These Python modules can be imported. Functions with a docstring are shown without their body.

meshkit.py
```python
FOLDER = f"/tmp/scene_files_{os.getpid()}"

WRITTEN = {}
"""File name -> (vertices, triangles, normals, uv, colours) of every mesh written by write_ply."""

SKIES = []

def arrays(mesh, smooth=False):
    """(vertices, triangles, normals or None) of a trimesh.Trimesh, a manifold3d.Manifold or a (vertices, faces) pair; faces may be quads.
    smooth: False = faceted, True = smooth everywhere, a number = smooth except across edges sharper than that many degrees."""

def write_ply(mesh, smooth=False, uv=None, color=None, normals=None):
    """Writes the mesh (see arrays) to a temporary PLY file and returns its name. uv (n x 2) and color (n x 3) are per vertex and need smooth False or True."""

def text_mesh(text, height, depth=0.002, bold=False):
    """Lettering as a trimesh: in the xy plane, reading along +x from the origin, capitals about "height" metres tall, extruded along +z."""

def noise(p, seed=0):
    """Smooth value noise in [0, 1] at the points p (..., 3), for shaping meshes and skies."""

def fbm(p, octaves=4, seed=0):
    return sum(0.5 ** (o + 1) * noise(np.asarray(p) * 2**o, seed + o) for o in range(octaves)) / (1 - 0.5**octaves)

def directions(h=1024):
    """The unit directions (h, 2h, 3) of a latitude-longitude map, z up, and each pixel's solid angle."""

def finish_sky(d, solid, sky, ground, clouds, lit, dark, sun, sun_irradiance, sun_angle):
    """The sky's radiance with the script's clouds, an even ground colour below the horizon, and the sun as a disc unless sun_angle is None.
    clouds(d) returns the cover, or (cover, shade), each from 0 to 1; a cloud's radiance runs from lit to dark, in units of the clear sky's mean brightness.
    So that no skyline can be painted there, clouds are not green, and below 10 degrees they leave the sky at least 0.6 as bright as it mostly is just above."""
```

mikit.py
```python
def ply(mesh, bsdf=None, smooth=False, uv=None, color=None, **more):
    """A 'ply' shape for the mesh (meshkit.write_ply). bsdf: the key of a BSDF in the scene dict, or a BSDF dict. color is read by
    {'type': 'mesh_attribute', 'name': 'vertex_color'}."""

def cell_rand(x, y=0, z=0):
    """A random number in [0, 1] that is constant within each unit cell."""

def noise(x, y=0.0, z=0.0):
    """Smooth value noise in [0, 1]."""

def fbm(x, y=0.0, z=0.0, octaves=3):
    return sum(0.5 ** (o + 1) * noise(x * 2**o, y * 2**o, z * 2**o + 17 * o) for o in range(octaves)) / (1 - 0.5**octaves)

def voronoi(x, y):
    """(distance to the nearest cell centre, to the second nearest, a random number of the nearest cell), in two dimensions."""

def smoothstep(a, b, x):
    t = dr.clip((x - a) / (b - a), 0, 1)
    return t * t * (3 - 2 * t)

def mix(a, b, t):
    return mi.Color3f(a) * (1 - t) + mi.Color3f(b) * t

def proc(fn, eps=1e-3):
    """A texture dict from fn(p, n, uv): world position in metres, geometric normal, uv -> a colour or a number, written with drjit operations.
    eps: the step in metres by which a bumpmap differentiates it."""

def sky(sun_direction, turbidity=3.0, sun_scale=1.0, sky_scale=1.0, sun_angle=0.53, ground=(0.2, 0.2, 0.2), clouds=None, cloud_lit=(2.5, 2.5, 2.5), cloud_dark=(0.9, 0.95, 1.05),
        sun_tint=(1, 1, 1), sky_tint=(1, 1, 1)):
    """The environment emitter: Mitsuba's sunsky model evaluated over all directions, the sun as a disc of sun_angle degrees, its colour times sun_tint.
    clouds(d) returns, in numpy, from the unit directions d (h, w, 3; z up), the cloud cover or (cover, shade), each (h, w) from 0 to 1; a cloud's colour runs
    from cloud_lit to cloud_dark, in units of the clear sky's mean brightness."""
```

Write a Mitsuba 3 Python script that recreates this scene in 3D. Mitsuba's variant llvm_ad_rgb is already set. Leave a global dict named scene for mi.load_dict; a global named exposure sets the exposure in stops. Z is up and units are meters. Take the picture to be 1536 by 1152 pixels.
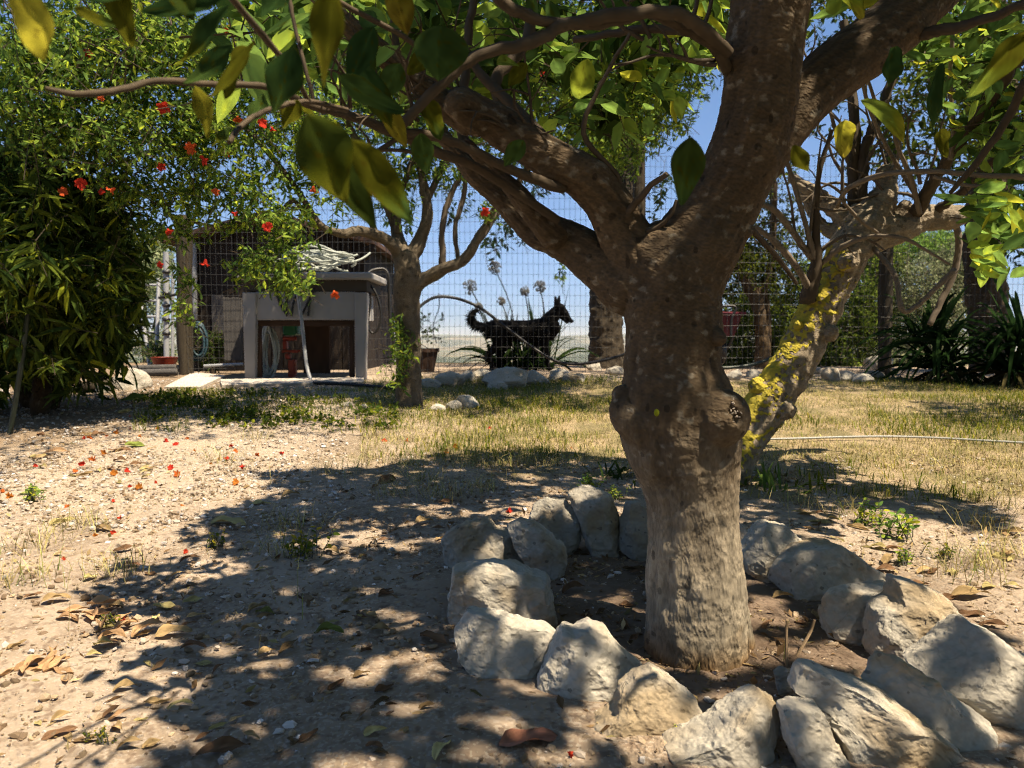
import math
import numpy as np
import trimesh
import manifold3d as m3
import drjit as dr
import mitsuba as mi
import mikit
import meshkit
from mikit import noise, fbm, smoothstep, mix, proc

# ------------------------------------------------------------------ camera, sky, exposure
FOCAL = 1154.0                      # focal length in pixels of a 1536 x 1152 picture
EYE = np.array([0.0, 0.0, 0.62])
PITCH = math.radians(3.47)
FORWARD = np.array([0, math.cos(PITCH), -math.sin(PITCH)])
UP = np.array([0, math.sin(PITCH), math.cos(PITCH)])
SUN = np.array([0.36, -0.30, 0.88]); SUN /= np.linalg.norm(SUN)
T = mi.ScalarTransform4f
scene, labels = {}, {}
scene['camera'] = {'type': 'thinlens', 'fov': 2 * math.degrees(math.atan(768 / FOCAL)), 'fov_axis': 'x',
                   'aperture_radius': 0.0019, 'focus_distance': 1.75, 'near_clip': 0.05, 'far_clip': 60000.0,
                   'to_world': T().look_at(origin=EYE.tolist(), target=(EYE + FORWARD).tolist(), up=[0, 0, 1]),
                   'medium': {'type': 'ref', 'id': 'haze_air'}}
scene['haze_air'] = {'type': 'homogeneous', 'albedo': {'type': 'rgb', 'value': [0.95, 0.95, 0.95]}, 'sigma_t': 0.8e-4}
scene['sky'] = mikit.sky(SUN.tolist(), turbidity=3, ground=(0.25, 0.21, 0.15), sky_scale=0.52, sky_tint=(0.92, 1.03, 1.2), sun_tint=(1.0, 1.0, 0.96))
exposure = 2.75

# ------------------------------------------------------------------ helpers
rng = np.random.default_rng(7)


def put(key, label=None, category=None, group=None, kind=None):
    d = {k: v for k, v in (('label', label), ('category', category), ('group', group), ('kind', kind)) if v}
    if d:
        labels[key] = d
    return key


_count = {}


def numbered(key):
    n = _count.get(key, -1) + 1
    _count[key] = n
    return key if n == 0 else f'{key}_{n:03d}'


PLAIN = {}
# Meshes that carry uv (not colour attributes) are joined by the renderer: u = r / (r + g), v = r + g, blue follows from u for each kind of surface.
BLUE = {'leaf_skin': lambda u, lo, hi: lo(hi(0.2 - 1.1 * (u - 0.32), 0.05), 0.2), 'grey_leaf_skin': lambda u, lo, hi: u * 0 + 0.29, 'dry_leaf_skin': lambda u, lo, hi: lo(hi(0.13 + 1.1 * (u - 0.48), 0.13), 0.21),
        'petal_skin': lambda u, lo, hi: u * 0 + 0.05, 'bark_skin': lambda u, lo, hi: lo(hi(0.36 - 2.2 * (u - 0.53), 0.2), 0.38), 'twig_skin': lambda u, lo, hi: lo(hi(0.47 - 3.2 * (u - 0.51), 0.26), 0.47), 'stone_skin': lambda u, lo, hi: lo(hi(0.42 - 3.0 * (u - 0.513), 0.24), 0.42)}


def paint(mesh, bsdf, smooth=False, color=None):
    if color is None or bsdf not in BLUE:
        return mikit.ply(mesh, bsdf, smooth, color=color)
    c = np.asarray(color, float); v = c[:, 0] + c[:, 1]
    return mikit.ply(mesh, bsdf, smooth, uv=np.column_stack([c[:, 0] / np.maximum(v, 1e-6), v]))


def painted(kind, detail=None, strength=1.0):
    fn = BLUE[kind]
    if detail:
        return proc(lambda p, n, uv: mi.Color3f(uv.x * uv.y, (1 - uv.x) * uv.y, fn(uv.x, dr.minimum, dr.maximum) * uv.y) * (detail(p) * strength))
    return proc(lambda p, n, uv: mi.Color3f(uv.x * uv.y, (1 - uv.x) * uv.y, fn(uv.x, dr.minimum, dr.maximum) * uv.y) * strength)


def shape(key, mesh, bsdf, smooth=False, color=None, **tags):
    key = numbered(key)
    if bsdf in PLAIN:
        bsdf, rgb = PLAIN[bsdf]
        rgb = np.asarray(rgb) * (1 if bsdf == 'twig_skin' else 0.72)
        if smooth not in (True, False):
            if not hasattr(mesh, 'vertices'):
                mesh = trimesh.Trimesh(*meshkit.arrays(mesh)[:2], process=False)
            mesh, smooth = trimesh.graph.smooth_shade(mesh, angle=math.radians(smooth), facet_minarea=None), True
        v = meshkit.arrays(mesh)[0]
        color = np.clip(np.asarray(rgb) * (0.8 + 0.4 * meshkit.fbm(v * 23, 3, 2))[:, None], 0.004, 0.9)
    scene[key] = paint(mesh, bsdf, smooth, color)
    put(key, **tags)
    return key


def pixel(px, py, y):
    """The point at depth y (metres along +y) that the camera sees at a pixel of the 1536 x 1152 photograph."""
    u, v = (np.asarray(px, float) - 768) / FOCAL, (576 - np.asarray(py, float)) / FOCAL
    d = np.stack(np.broadcast_arrays(u, math.cos(PITCH) + v * math.sin(PITCH), -math.sin(PITCH) + v * math.cos(PITCH)), -1)
    return EYE + d * (np.asarray(y, float) / d[..., 1])[..., None]


def project(p):
    d = np.asarray(p, float) - EYE
    z = np.maximum(d @ FORWARD, 1e-6)
    return 768 + FOCAL * d[..., 0] / z, 576 - FOCAL * (d @ UP) / z, d @ FORWARD


def base_height(y):
    y = np.asarray(y, float)
    near = 0.045 * np.clip(y - 1.5, 0, 5.8)
    fall = np.clip((y - 11.0) / 600.0, 0, 1)
    z = near - 92 * (1 - (1 - fall) ** 2.2)
    return z


def ground_z(x, y):
    x, y = np.asarray(x, float), np.asarray(y, float)
    p = np.stack(np.broadcast_arrays(x, y, 0 * y), -1)
    return base_height(y) + 0.05 * (meshkit.noise(p * 0.55, 3) - 0.5) * np.clip(np.hypot(x, y) / 3, 0, 1)


def on_ground(px, py):
    """Where the line of sight through a pixel meets the ground."""
    ys = np.linspace(0.3, 12.0, 600)
    p = pixel(px, py, ys)
    hit = np.nonzero(p[:, 2] <= ground_z(p[:, 0], p[:, 1]))[0]
    lo, hi = (ys[hit[0] - 1], ys[hit[0]]) if len(hit) else (10.5, 10.5)
    for _ in range(30):
        mid = (lo + hi) / 2
        p = pixel(px, py, mid)
        lo, hi = (mid, hi) if p[2] > ground_z(p[0], p[1]) else (lo, mid)
    p = pixel(px, py, lo)
    p[2] = ground_z(p[0], p[1])
    return p


def unit(v):
    v = np.asarray(v, float)
    return v / np.maximum(np.linalg.norm(v, axis=-1, keepdims=True), 1e-12)


def smooth_path(p, n):
    """Catmull-Rom through the rows of p, n samples per piece."""
    p = np.asarray(p, float)
    if len(p) < 3:
        t = np.linspace(0, 1, n + 1)[:, None]
        return p[0] * (1 - t) + p[-1] * t
    q = np.vstack([2 * p[0] - p[1], p, 2 * p[-1] - p[-2]])
    out = []
    for i in range(1, len(q) - 2):
        t = np.linspace(0, 1, n, endpoint=False)[:, None]
        a, b, c, d = q[i - 1], q[i], q[i + 1], q[i + 2]
        out.append(0.5 * (2 * b + (c - a) * t + (2 * a - 5 * b + 4 * c - d) * t**2 + (3 * b - a - 3 * c + d) * t**3))
    return np.vstack(out + [p[-1:]])


def tube(path, radius, sides=6, cap=True):
    path = np.asarray(path, float)
    r = np.broadcast_to(np.asarray(radius, float), (len(path),))
    t = unit(np.gradient(path, axis=0))
    a = np.zeros_like(path)
    ref = np.array([0, 0, 1.0]) if abs(t[0, 2]) < 0.9 else np.array([1.0, 0, 0])
    prev = unit(np.cross(t[0], ref))
    for i in range(len(path)):
        prev = unit(prev - t[i] * (prev @ t[i]))
        a[i] = prev
    b = np.cross(t, a)
    ang = np.arange(sides) * 2 * np.pi / sides
    v = (path[:, None] + r[:, None, None] * (np.cos(ang)[None, :, None] * a[:, None] + np.sin(ang)[None, :, None] * b[:, None])).reshape(-1, 3)
    i, j = np.meshgrid(np.arange(len(path) - 1), np.arange(sides), indexing='ij')
    q = np.stack([i * sides + j, i * sides + (j + 1) % sides, (i + 1) * sides + (j + 1) % sides, (i + 1) * sides + j], -1).reshape(-1, 4)
    f = np.vstack([q[:, [0, 1, 2]], q[:, [0, 2, 3]]])
    if cap:
        n = len(v)
        v = np.vstack([v, path[0], path[-1]])
        k = np.arange(sides)
        f = np.vstack([f, np.stack([(k + 1) % sides, k, 0 * k + n], 1), np.stack([n - sides + k, n - sides + (k + 1) % sides, 0 * k + n + 1], 1)])
    return v, f


def join(parts):
    v, f, at = [], [], 0
    for a, b in parts:
        v.append(a); f.append(np.asarray(b) + at); at += len(a)
    return np.vstack(v), np.vstack(f)


def box(x0, x1, y0, y1, z0, z1, bevel=0.004):
    m = trimesh.creation.box(extents=[x1 - x0, y1 - y0, z1 - z0])
    c = np.array([(x0 + x1) / 2, (y0 + y1) / 2, (z0 + z1) / 2])
    if bevel:
        e = np.array([x1 - x0, y1 - y0, z1 - z0]) / 2
        pts = []
        for s in np.array(np.meshgrid([-1, 1], [-1, 1], [-1, 1])).reshape(3, -1).T:
            for k in range(3):
                o = e - bevel; o = o.copy(); o[k] = e[k]
                pts.append(s * o)
        h = trimesh.convex.convex_hull(np.array(pts))
        return np.array(h.vertices) + c, np.array(h.faces)
    return np.array(m.vertices) + c, np.array(m.faces)


# ---- limbs: one continuous skin over chains of spheres, smoothed
def skin(chains, edge, cut=(), smooth=14, seg=20):
    bones = []
    for ch in chains:
        for a, b in zip(ch[:-1], ch[1:]):
            sa = m3.Manifold.sphere(float(a[3]), seg).translate([float(x) for x in a[:3]])
            sb = m3.Manifold.sphere(float(b[3]), seg).translate([float(x) for x in b[:3]])
            bones.append(m3.Manifold.batch_hull([sa, sb]))
    body = m3.Manifold.batch_boolean(bones, m3.OpType.Add)
    for c in cut:
        body -= m3.Manifold.sphere(float(c[3]), seg).translate([float(x) for x in c[:3]])
    body = body.refine_to_length(edge)
    mm = body.to_mesh()
    t = trimesh.Trimesh(np.array(mm.vert_properties[:, :3], float), np.array(mm.tri_verts), process=True)
    trimesh.smoothing.filter_taubin(t, lamb=0.55, nu=0.52, iterations=smooth)
    return t


def chain(points, n=4):
    """(px, py, depth, radius in px) rows of the photograph as a smooth chain of (x, y, z, radius)."""
    a = np.asarray(points, float)
    w = np.column_stack([pixel(a[:, 0], a[:, 1], a[:, 2]), a[:, 3] * a[:, 2] / FOCAL])
    return smooth_path(w, n)


def along(v, chains):
    """For each vertex: distance along its nearest chain, angle round it, its axis."""
    P, D, S = [], [], []
    for k, ch in enumerate(chains):
        q = ch[:, :3]
        P.append((q[:-1] + q[1:]) / 2); D.append(unit(q[1:] - q[:-1]))
        S.append(np.cumsum(np.linalg.norm(q[1:] - q[:-1], axis=1)) + 3.7 * k)
    P, D, S = np.vstack(P), np.vstack(D), np.concatenate(S)
    from scipy.spatial import cKDTree
    _, i = cKDTree(P).query(v, k=3)
    d = unit(D[i].mean(1)); o = v - P[i[:, 0]]
    s = S[i[:, 0]] + (o * D[i[:, 0]]).sum(1)
    side = o - d * (o * d).sum(1, keepdims=True)
    return s, side, d


def bark(t, chains, rough, stretch=7.0, scale=60.0, wrinkle=0.0, seed=0):
    """Displaces the skin with ridges drawn out along the limb; returns (mesh, relief)."""
    v = np.array(t.vertices)
    s, side, d = along(v, chains)
    q = unit(side) * 0.06 + side * 0.4
    grain = meshkit.fbm(np.column_stack([q * scale, ]) + (s * scale / stretch)[:, None] * np.array([0.31, 0.53, 0.79]), 4, seed)
    lumps = meshkit.fbm(v * 14, 3, seed + 5)
    cross = meshkit.fbm(np.column_stack([side * 12, ]) + (s * 95)[:, None] * np.array([0.6, 0.5, 0.62]), 3, seed + 9)
    h = rough * (1.2 * (grain - 0.5) + 2.2 * (lumps - 0.5)) + wrinkle * (cross - 0.5)
    t2 = trimesh.Trimesh(v + t.vertex_normals * h[:, None], t.faces, process=False)
    return t2, grain, lumps, cross


# ---- leaves
OVAL = np.array([[0, 0, 0], [0.30, 0.42, 0.10], [0.30, -0.42, 0.10], [0.36, 0, 0], [0.68, 0.36, 0.08], [0.68, -0.36, 0.08], [1, 0, 0]])
LANCE = np.array([[0, 0, 0], [0.30, 0.46, 0.16], [0.30, -0.46, 0.16], [0.36, 0, 0], [0.66, 0.32, 0.1], [0.66, -0.32, 0.1], [1, 0, 0]])
LEAF_FACES = np.array([[0, 3, 1], [0, 2, 3], [3, 4, 1], [3, 6, 4], [3, 5, 6], [3, 2, 5]])
SMALL = np.array([[0, 0, 0], [0.5, 0.5, 0.12], [0.5, -0.5, 0.12], [1, 0, 0]])
SMALL_FACES = np.array([[0, 3, 1], [0, 2, 3]])


def leaves(base, axis, normal, length, width, droop=0.25, outline=OVAL, faces=LEAF_FACES):
    """Many leaves at once: (vertices, faces), one outline each, folded along the midrib and bent towards the back."""
    base, x = np.asarray(base, float), unit(axis)
    z = unit(normal - x * (normal * x).sum(1, keepdims=True))
    y = np.cross(z, x)
    n, k = len(base), len(outline)
    L, W = (np.broadcast_to(np.asarray(a, float), (n,))[:, None, None] for a in (length, width))
    droop = np.broadcast_to(np.asarray(droop, float), (n,))[:, None, None]
    o = outline[None]
    v = base[:, None] + x[:, None] * o[..., :1] * L + y[:, None] * o[..., 1:2] * W + z[:, None] * (o[..., 2:] * W - droop * L * o[..., :1] ** 2)
    f = faces[None] + (np.arange(n) * k)[:, None, None]
    return v.reshape(-1, 3), f.reshape(-1, 3)


def spread(colors, n, k, jitter=0.25, weights=None):
    """n random colours near those of a palette, repeated for the k vertices of each leaf."""
    c = np.asarray(colors, float)[rng.choice(len(colors), n, p=weights)]
    c = c * np.exp(jitter * rng.standard_normal((n, 1)))
    return np.repeat(np.clip(c, 0.003, 0.95), k, axis=0)


def random_units(n):
    return unit(rng.standard_normal((n, 3)))


def sprigs(centre, direction, length, count, leaf_length, leaf_width, palette, weights=None, outline=OVAL, faces=LEAF_FACES, up=0.9, droop=0.25, spread_angle=0.9, jitter=0.25, down=0.15):
    """Twigs with leaves along them. Returns leaf (v, f), leaf colours, twig (v, f)."""
    n = len(centre)
    d = unit(direction)
    length = np.broadcast_to(np.asarray(length, float), (n,))
    t = (np.arange(count) + 0.7) / count
    base = (centre[:, None] + d[:, None] * (t[None, :, None] - 0.5) * length[:, None, None]).reshape(-1, 3)
    dd = np.repeat(d, count, 0)
    side = unit(np.cross(dd, random_units(len(dd))))
    axis = unit(dd * (1 - spread_angle * 0.5) + side * spread_angle + np.array([0, 0, -down]))
    normal = unit(random_units(len(dd)) * 0.8 + np.array([0, 0, up]))
    L = leaf_length * rng.uniform(0.6, 1.2, len(dd))
    lv = leaves(base, axis, normal, L, leaf_width * rng.uniform(0.75, 1.2, len(dd)), rng.uniform(0, 2 * droop, len(dd)), outline, faces)
    lc = spread(palette, len(dd), len(outline), jitter, weights)
    tw = []
    a = unit(np.cross(d, [0.3, 0.2, 0.9])); b = np.cross(d, a)
    r = 0.0016 + 0.004 * length
    p0, p1 = centre - d * (length * 0.75)[:, None], centre + d * (length * 0.5)[:, None]
    for ang in (0, 2.09, 4.19):
        tw.append((math.cos(ang) * a + math.sin(ang) * b))
    ring = np.stack(tw, 1)
    v = np.concatenate([p0[:, None] + ring * r[:, None, None], p1[:, None] + ring * (0.4 * r)[:, None, None]], 1)
    ff = np.array([[0, 1, 4], [0, 4, 3], [1, 2, 5], [1, 5, 4], [2, 0, 3], [2, 3, 5]])
    return lv, lc, (v.reshape(-1, 3), (ff[None] + (np.arange(n) * 6)[:, None, None]).reshape(-1, 3))


def big_leaf(base, tip, width, normal, fold=0.25, bend=0.15, curl=0.0, wave=0.0, na=12, nb=6, pointed=1.0, seed=0):
    """One leaf close to the camera as a folded, bent grid. Returns mesh and (along, across) of its vertices."""
    base, tip = np.asarray(base, float), np.asarray(tip, float)
    L = np.linalg.norm(tip - base); x = (tip - base) / L
    z = unit(np.asarray(normal, float) - x * (np.asarray(normal, float) @ x)); y = np.cross(z, x)
    s, c = np.meshgrid(np.linspace(0, 1, na), np.linspace(-1, 1, nb * 2 + 1), indexing='ij')
    prof = np.clip(np.sin(np.pi * np.clip(s, 0, 1) ** 0.82) ** 0.85, 0, 1) * (1 - 0.18 * pointed * s) + 0.012
    ph = rng.uniform(0, 6)
    off = fold * np.abs(c) * prof * width / 2 - bend * L * (4 * s * (1 - s)) + curl * L * s**2 + wave * width * np.sin(9 * s + ph) * c**2 * np.sign(c)
    v = base + x * (s * L)[..., None] + y * (c * prof * width / 2)[..., None] + z * off[..., None]
    i, j = np.meshgrid(np.arange(na - 1), np.arange(nb * 2), indexing='ij')
    w = nb * 2 + 1
    q = np.stack([i * w + j, (i + 1) * w + j, (i + 1) * w + j + 1, i * w + j + 1], -1).reshape(-1, 4)
    return (v.reshape(-1, 3), np.vstack([q[:, [0, 1, 2]], q[:, [0, 2, 3]]])), s.ravel(), c.ravel()


def leaf_colour(s, c, tint, tip=None, vein=1.35, seed=0):
    tint = np.asarray(tint, float)
    col = np.tile(tint, (len(s), 1))
    if tip is not None:
        k = np.clip((s - 0.45) * 2.2 + 0.8 * (meshkit.noise(np.column_stack([s * 5, c * 2, s * 0 + seed])) - 0.5), 0, 1)[:, None]
        col = col * (1 - k) + np.asarray(tip, float) * k
    veins = np.exp(-(c / 0.12) ** 2) + 0.35 * (np.sin((s - 0.35 * np.abs(c)) * 50) > 0.75)
    blot = 0.55 + 0.9 * meshkit.noise(np.column_stack([s * 6, c * 3, s * 0 + seed + 3.3]))
    speck = np.clip((meshkit.noise(np.column_stack([s * 17, c * 7, s * 0 + seed + 8.1])) - 0.80) * 9, 0, 1)[:, None] * 0.7
    col = col * (1 + (vein - 1) * veins)[:, None] * blot[:, None]
    return np.clip(col * (1 - speck) + np.array([0.10, 0.07, 0.03]) * speck, 0.004, 0.9)


# ------------------------------------------------------------------ materials
ATTR = {'type': 'mesh_attribute', 'name': 'vertex_color'}


def colour(r, g, b):
    return {'type': 'rgb', 'value': [r, g, b]}


def principled(key, base, roughness=0.8, specular=0.3, bump=None, bump_scale=1.0, eps=1e-3, **more):
    if not isinstance(base, dict) and not more:
        PLAIN[key] = ('twig_skin' if roughness > 0.62 else 'gloss_skin', base)
        return
    d = {'type': 'principled', 'base_color': base if isinstance(base, dict) else colour(*base), 'roughness': roughness, 'specular': specular, **more}
    if bump:
        d = {'type': 'bumpmap', 'arbitrary': proc(bump, eps), 'scale': bump_scale, 'bsdf': d}
    scene[key] = {'type': 'twosided', 'bsdf': d}


scene['leaf_skin'] = {'type': 'principledthin', 'base_color': painted('leaf_skin', strength=0.85), 'roughness': 0.42, 'diff_trans': 1.0, 'eta': 1.4}
scene['grey_leaf_skin'] = {'type': 'principledthin', 'base_color': painted('grey_leaf_skin', strength=0.85), 'roughness': 0.6, 'diff_trans': 0.8, 'eta': 1.4}
scene['dry_leaf_skin'] = {'type': 'principledthin', 'base_color': painted('dry_leaf_skin', strength=0.75), 'roughness': 0.75, 'diff_trans': 0.3, 'eta': 1.3}
scene['petal_skin'] = {'type': 'principledthin', 'base_color': painted('petal_skin', strength=0.85), 'roughness': 0.6, 'diff_trans': 0.7, 'eta': 1.3}


def bark_lines(p):
    low = smoothstep(0.65, 0.30, p.z)
    w = noise(p.x * 25, p.y * 25, p.z * 25) * 3
    grain = fbm(p.x * 260, p.y * 260, p.z * 80 + w, 4)
    wrinkle = fbm(p.x * 200 + p.z * 120, p.y * 200, p.z * 260 + w, 3)
    return wrinkle * (1 - low) + grain * low


def fine_bark(p, n, uv):
    return bark_lines(p) * 0.0045 + fbm(p.x * 60, p.y * 60, p.z * 60, 2) * 0.004


def bark_detail(p):
    k = bark_lines(p)
    pits = smoothstep(0.80, 0.88, noise(p.x * 60, p.y * 60, p.z * 45)) * 0.5
    return (0.76 + 0.48 * smoothstep(0.2, 0.8, k)) * (0.72 + 0.56 * fbm(p.x * 30, p.y * 30, p.z * 22, 3)) * (1 - pits)


principled('bark_skin', painted('bark_skin', bark_detail, 0.70), 0.85, 0.25, bump=fine_bark, bump_scale=1.0, eps=8e-4)
principled('lichen_skin', proc(lambda p, n, uv: mix((0.50, 0.41, 0.045), (0.25, 0.22, 0.05), fbm(p.x * 130, p.y * 130, p.z * 130, 2))), 0.9, 0.1, bump=lambda p, n, uv: noise(p.x * 200, p.y * 200, p.z * 200) * 0.004, eps=1e-3)
principled('twig_skin', painted('twig_skin', strength=0.72), 0.8, 0.25)
principled('gloss_skin', ATTR, 0.45, 0.45)


def stone_relief(p, n, uv):
    return fbm(p.x * 38, p.y * 38, p.z * 38, 4) * 0.012 + fbm(p.x * 190, p.y * 190, p.z * 190, 2) * 0.0025


def stone_detail(p):
    k = fbm(p.x * 150, p.y * 150, p.z * 150, 3)
    vein = smoothstep(0.03, 0.0, dr.abs(fbm(p.x * 17, p.y * 17, p.z * 17, 4) - 0.5)) * 0.13
    pit = smoothstep(0.84, 0.9, noise(p.x * 70, p.y * 70, p.z * 70)) * 0.45
    return (0.78 + 0.44 * k) * (1 - vein) * (1 - pit)


principled('stone_skin', painted('stone_skin', stone_detail, 0.72), 0.9, 0.2, bump=stone_relief, eps=1e-3)


def ground_colour(p, n, uv):
    x, y = p.x, p.y
    big, mid, fine = fbm(x * 0.9, y * 0.9, 0.0, 3), fbm(x * 7, y * 7, 3.0, 3), fbm(x * 60, y * 60, 5.0, 3)
    soil = mix((0.46, 0.37, 0.28), (0.32, 0.25, 0.182), smoothstep(0.3, 0.7, mid))
    grit = smoothstep(0.62, 0.72, noise(x * 210, y * 210, 1.0))
    soil = mix(soil, (0.50, 0.43, 0.35), grit * 0.6)
    soil = mix(soil, (0.16, 0.105, 0.07), smoothstep(0.55, 0.8, fine) * 0.6)
    gravel = mix((0.40, 0.31, 0.22), (0.52, 0.45, 0.36), noise(x * 120, y * 120, 2.0))
    edge = x + 0.55 + 0.6 * (big - 0.5) + 0.25 * (mid - 0.5)
    path = smoothstep(0.0, -0.5, edge + 0.11 * (y - 3)) * smoothstep(2.35, 2.8, y + 0.5 * (mid - 0.5)) * smoothstep(-4.6, -3.2, x)
    path = path * smoothstep(7.3, 7.0, y)
    out = mix(soil, gravel, path)
    straw = mix((0.40, 0.31, 0.18), (0.22, 0.19, 0.09), smoothstep(0.3, 0.7, mid))
    lawn = smoothstep(2.7, 3.6, y + 1.2 * (mid - 0.5) + 0.35 * x * smoothstep(0.0, 1.5, x)) * smoothstep(-1.0, 0.2, x + 0.6 * (mid - 0.5)) * smoothstep(6.9, 6.3, y)
    out = mix(out, straw, lawn * 0.85)
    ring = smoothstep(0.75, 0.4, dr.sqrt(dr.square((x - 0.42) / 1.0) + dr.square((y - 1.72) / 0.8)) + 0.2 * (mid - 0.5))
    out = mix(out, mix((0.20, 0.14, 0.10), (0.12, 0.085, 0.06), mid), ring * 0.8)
    litter = smoothstep(-1.9, -2.5, x + 0.4 * (mid - 0.5)) * smoothstep(3.2, 3.8, y)
    out = mix(out, mix((0.16, 0.11, 0.07), (0.30, 0.22, 0.14), fine), litter * 0.8)
    # the slope and the far plain: dry fields, scrub, woods
    field = noise(x / 420, y / 260, 9.0)
    plain = mix((0.10, 0.115, 0.055), (0.20, 0.17, 0.10), smoothstep(0.45, 0.6, field))
    plain = mix(plain, (0.035, 0.055, 0.025), smoothstep(0.42, 0.58, fbm(x / 260, y / 700, 4.0, 3)))
    scrub = mix((0.10, 0.12, 0.05), (0.25, 0.22, 0.12), noise(x * 0.7, y * 0.7, 1.0))
    plain = mix(scrub, plain, smoothstep(60.0, 300.0, y))
    return mix(out, plain, smoothstep(9.5, 13.0, y)) * 0.72


def ground_relief(p, n, uv):
    return fbm(p.x * 45, p.y * 45, 0.0, 4) * 0.016 + fbm(p.x * 190, p.y * 190, 0.0, 2) * 0.006


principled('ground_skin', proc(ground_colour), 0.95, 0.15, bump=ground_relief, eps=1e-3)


def wood_planks(p, n, uv):
    g = fbm(p.x * 60, p.y * 60, p.z * 4, 3)
    return mix((0.014, 0.0105, 0.008), (0.032, 0.024, 0.018), g)


principled('dark_wood', proc(wood_planks), 0.8, 0.2)


def post_wood(p, n, uv):
    g = fbm(p.x * 90, p.y * 90, p.z * 5, 3)
    return mix((0.030, 0.024, 0.016), (0.065, 0.053, 0.036), g)


principled('post_wood', proc(post_wood), 0.85, 0.2)
principled('roof_skin', (0.11, 0.065, 0.042), 0.85, 0.2)


def grey_plastic(p, n, uv):
    return mix((0.26, 0.25, 0.24), (0.34, 0.33, 0.32), fbm(p.x * 6, p.y * 6, p.z * 6, 4))


principled('table_plastic', proc(grey_plastic), 0.6, 0.35)
principled('table_frame_dark', (0.10, 0.085, 0.075), 0.7, 0.3)
principled('galvanised_wire', (0.06, 0.063, 0.065), 0.5, 0.4)
principled('aluminium', (0.42, 0.44, 0.46), 0.4, 0.5)
principled('black_plastic', (0.02, 0.02, 0.021), 0.45, 0.5)
principled('pale_hose', (0.46, 0.51, 0.46), 0.45, 0.4)
principled('grey_hose', (0.36, 0.38, 0.40), 0.45, 0.4)
principled('white_hose', (0.42, 0.43, 0.40), 0.5, 0.4)
principled('blue_hose', (0.045, 0.10, 0.13), 0.4, 0.5)
principled('green_plastic', (0.02, 0.16, 0.06), 0.5, 0.4)
principled('red_plastic', (0.30, 0.035, 0.015), 0.5, 0.4)
principled('maroon_plastic', (0.13, 0.022, 0.035), 0.5, 0.4)
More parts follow.
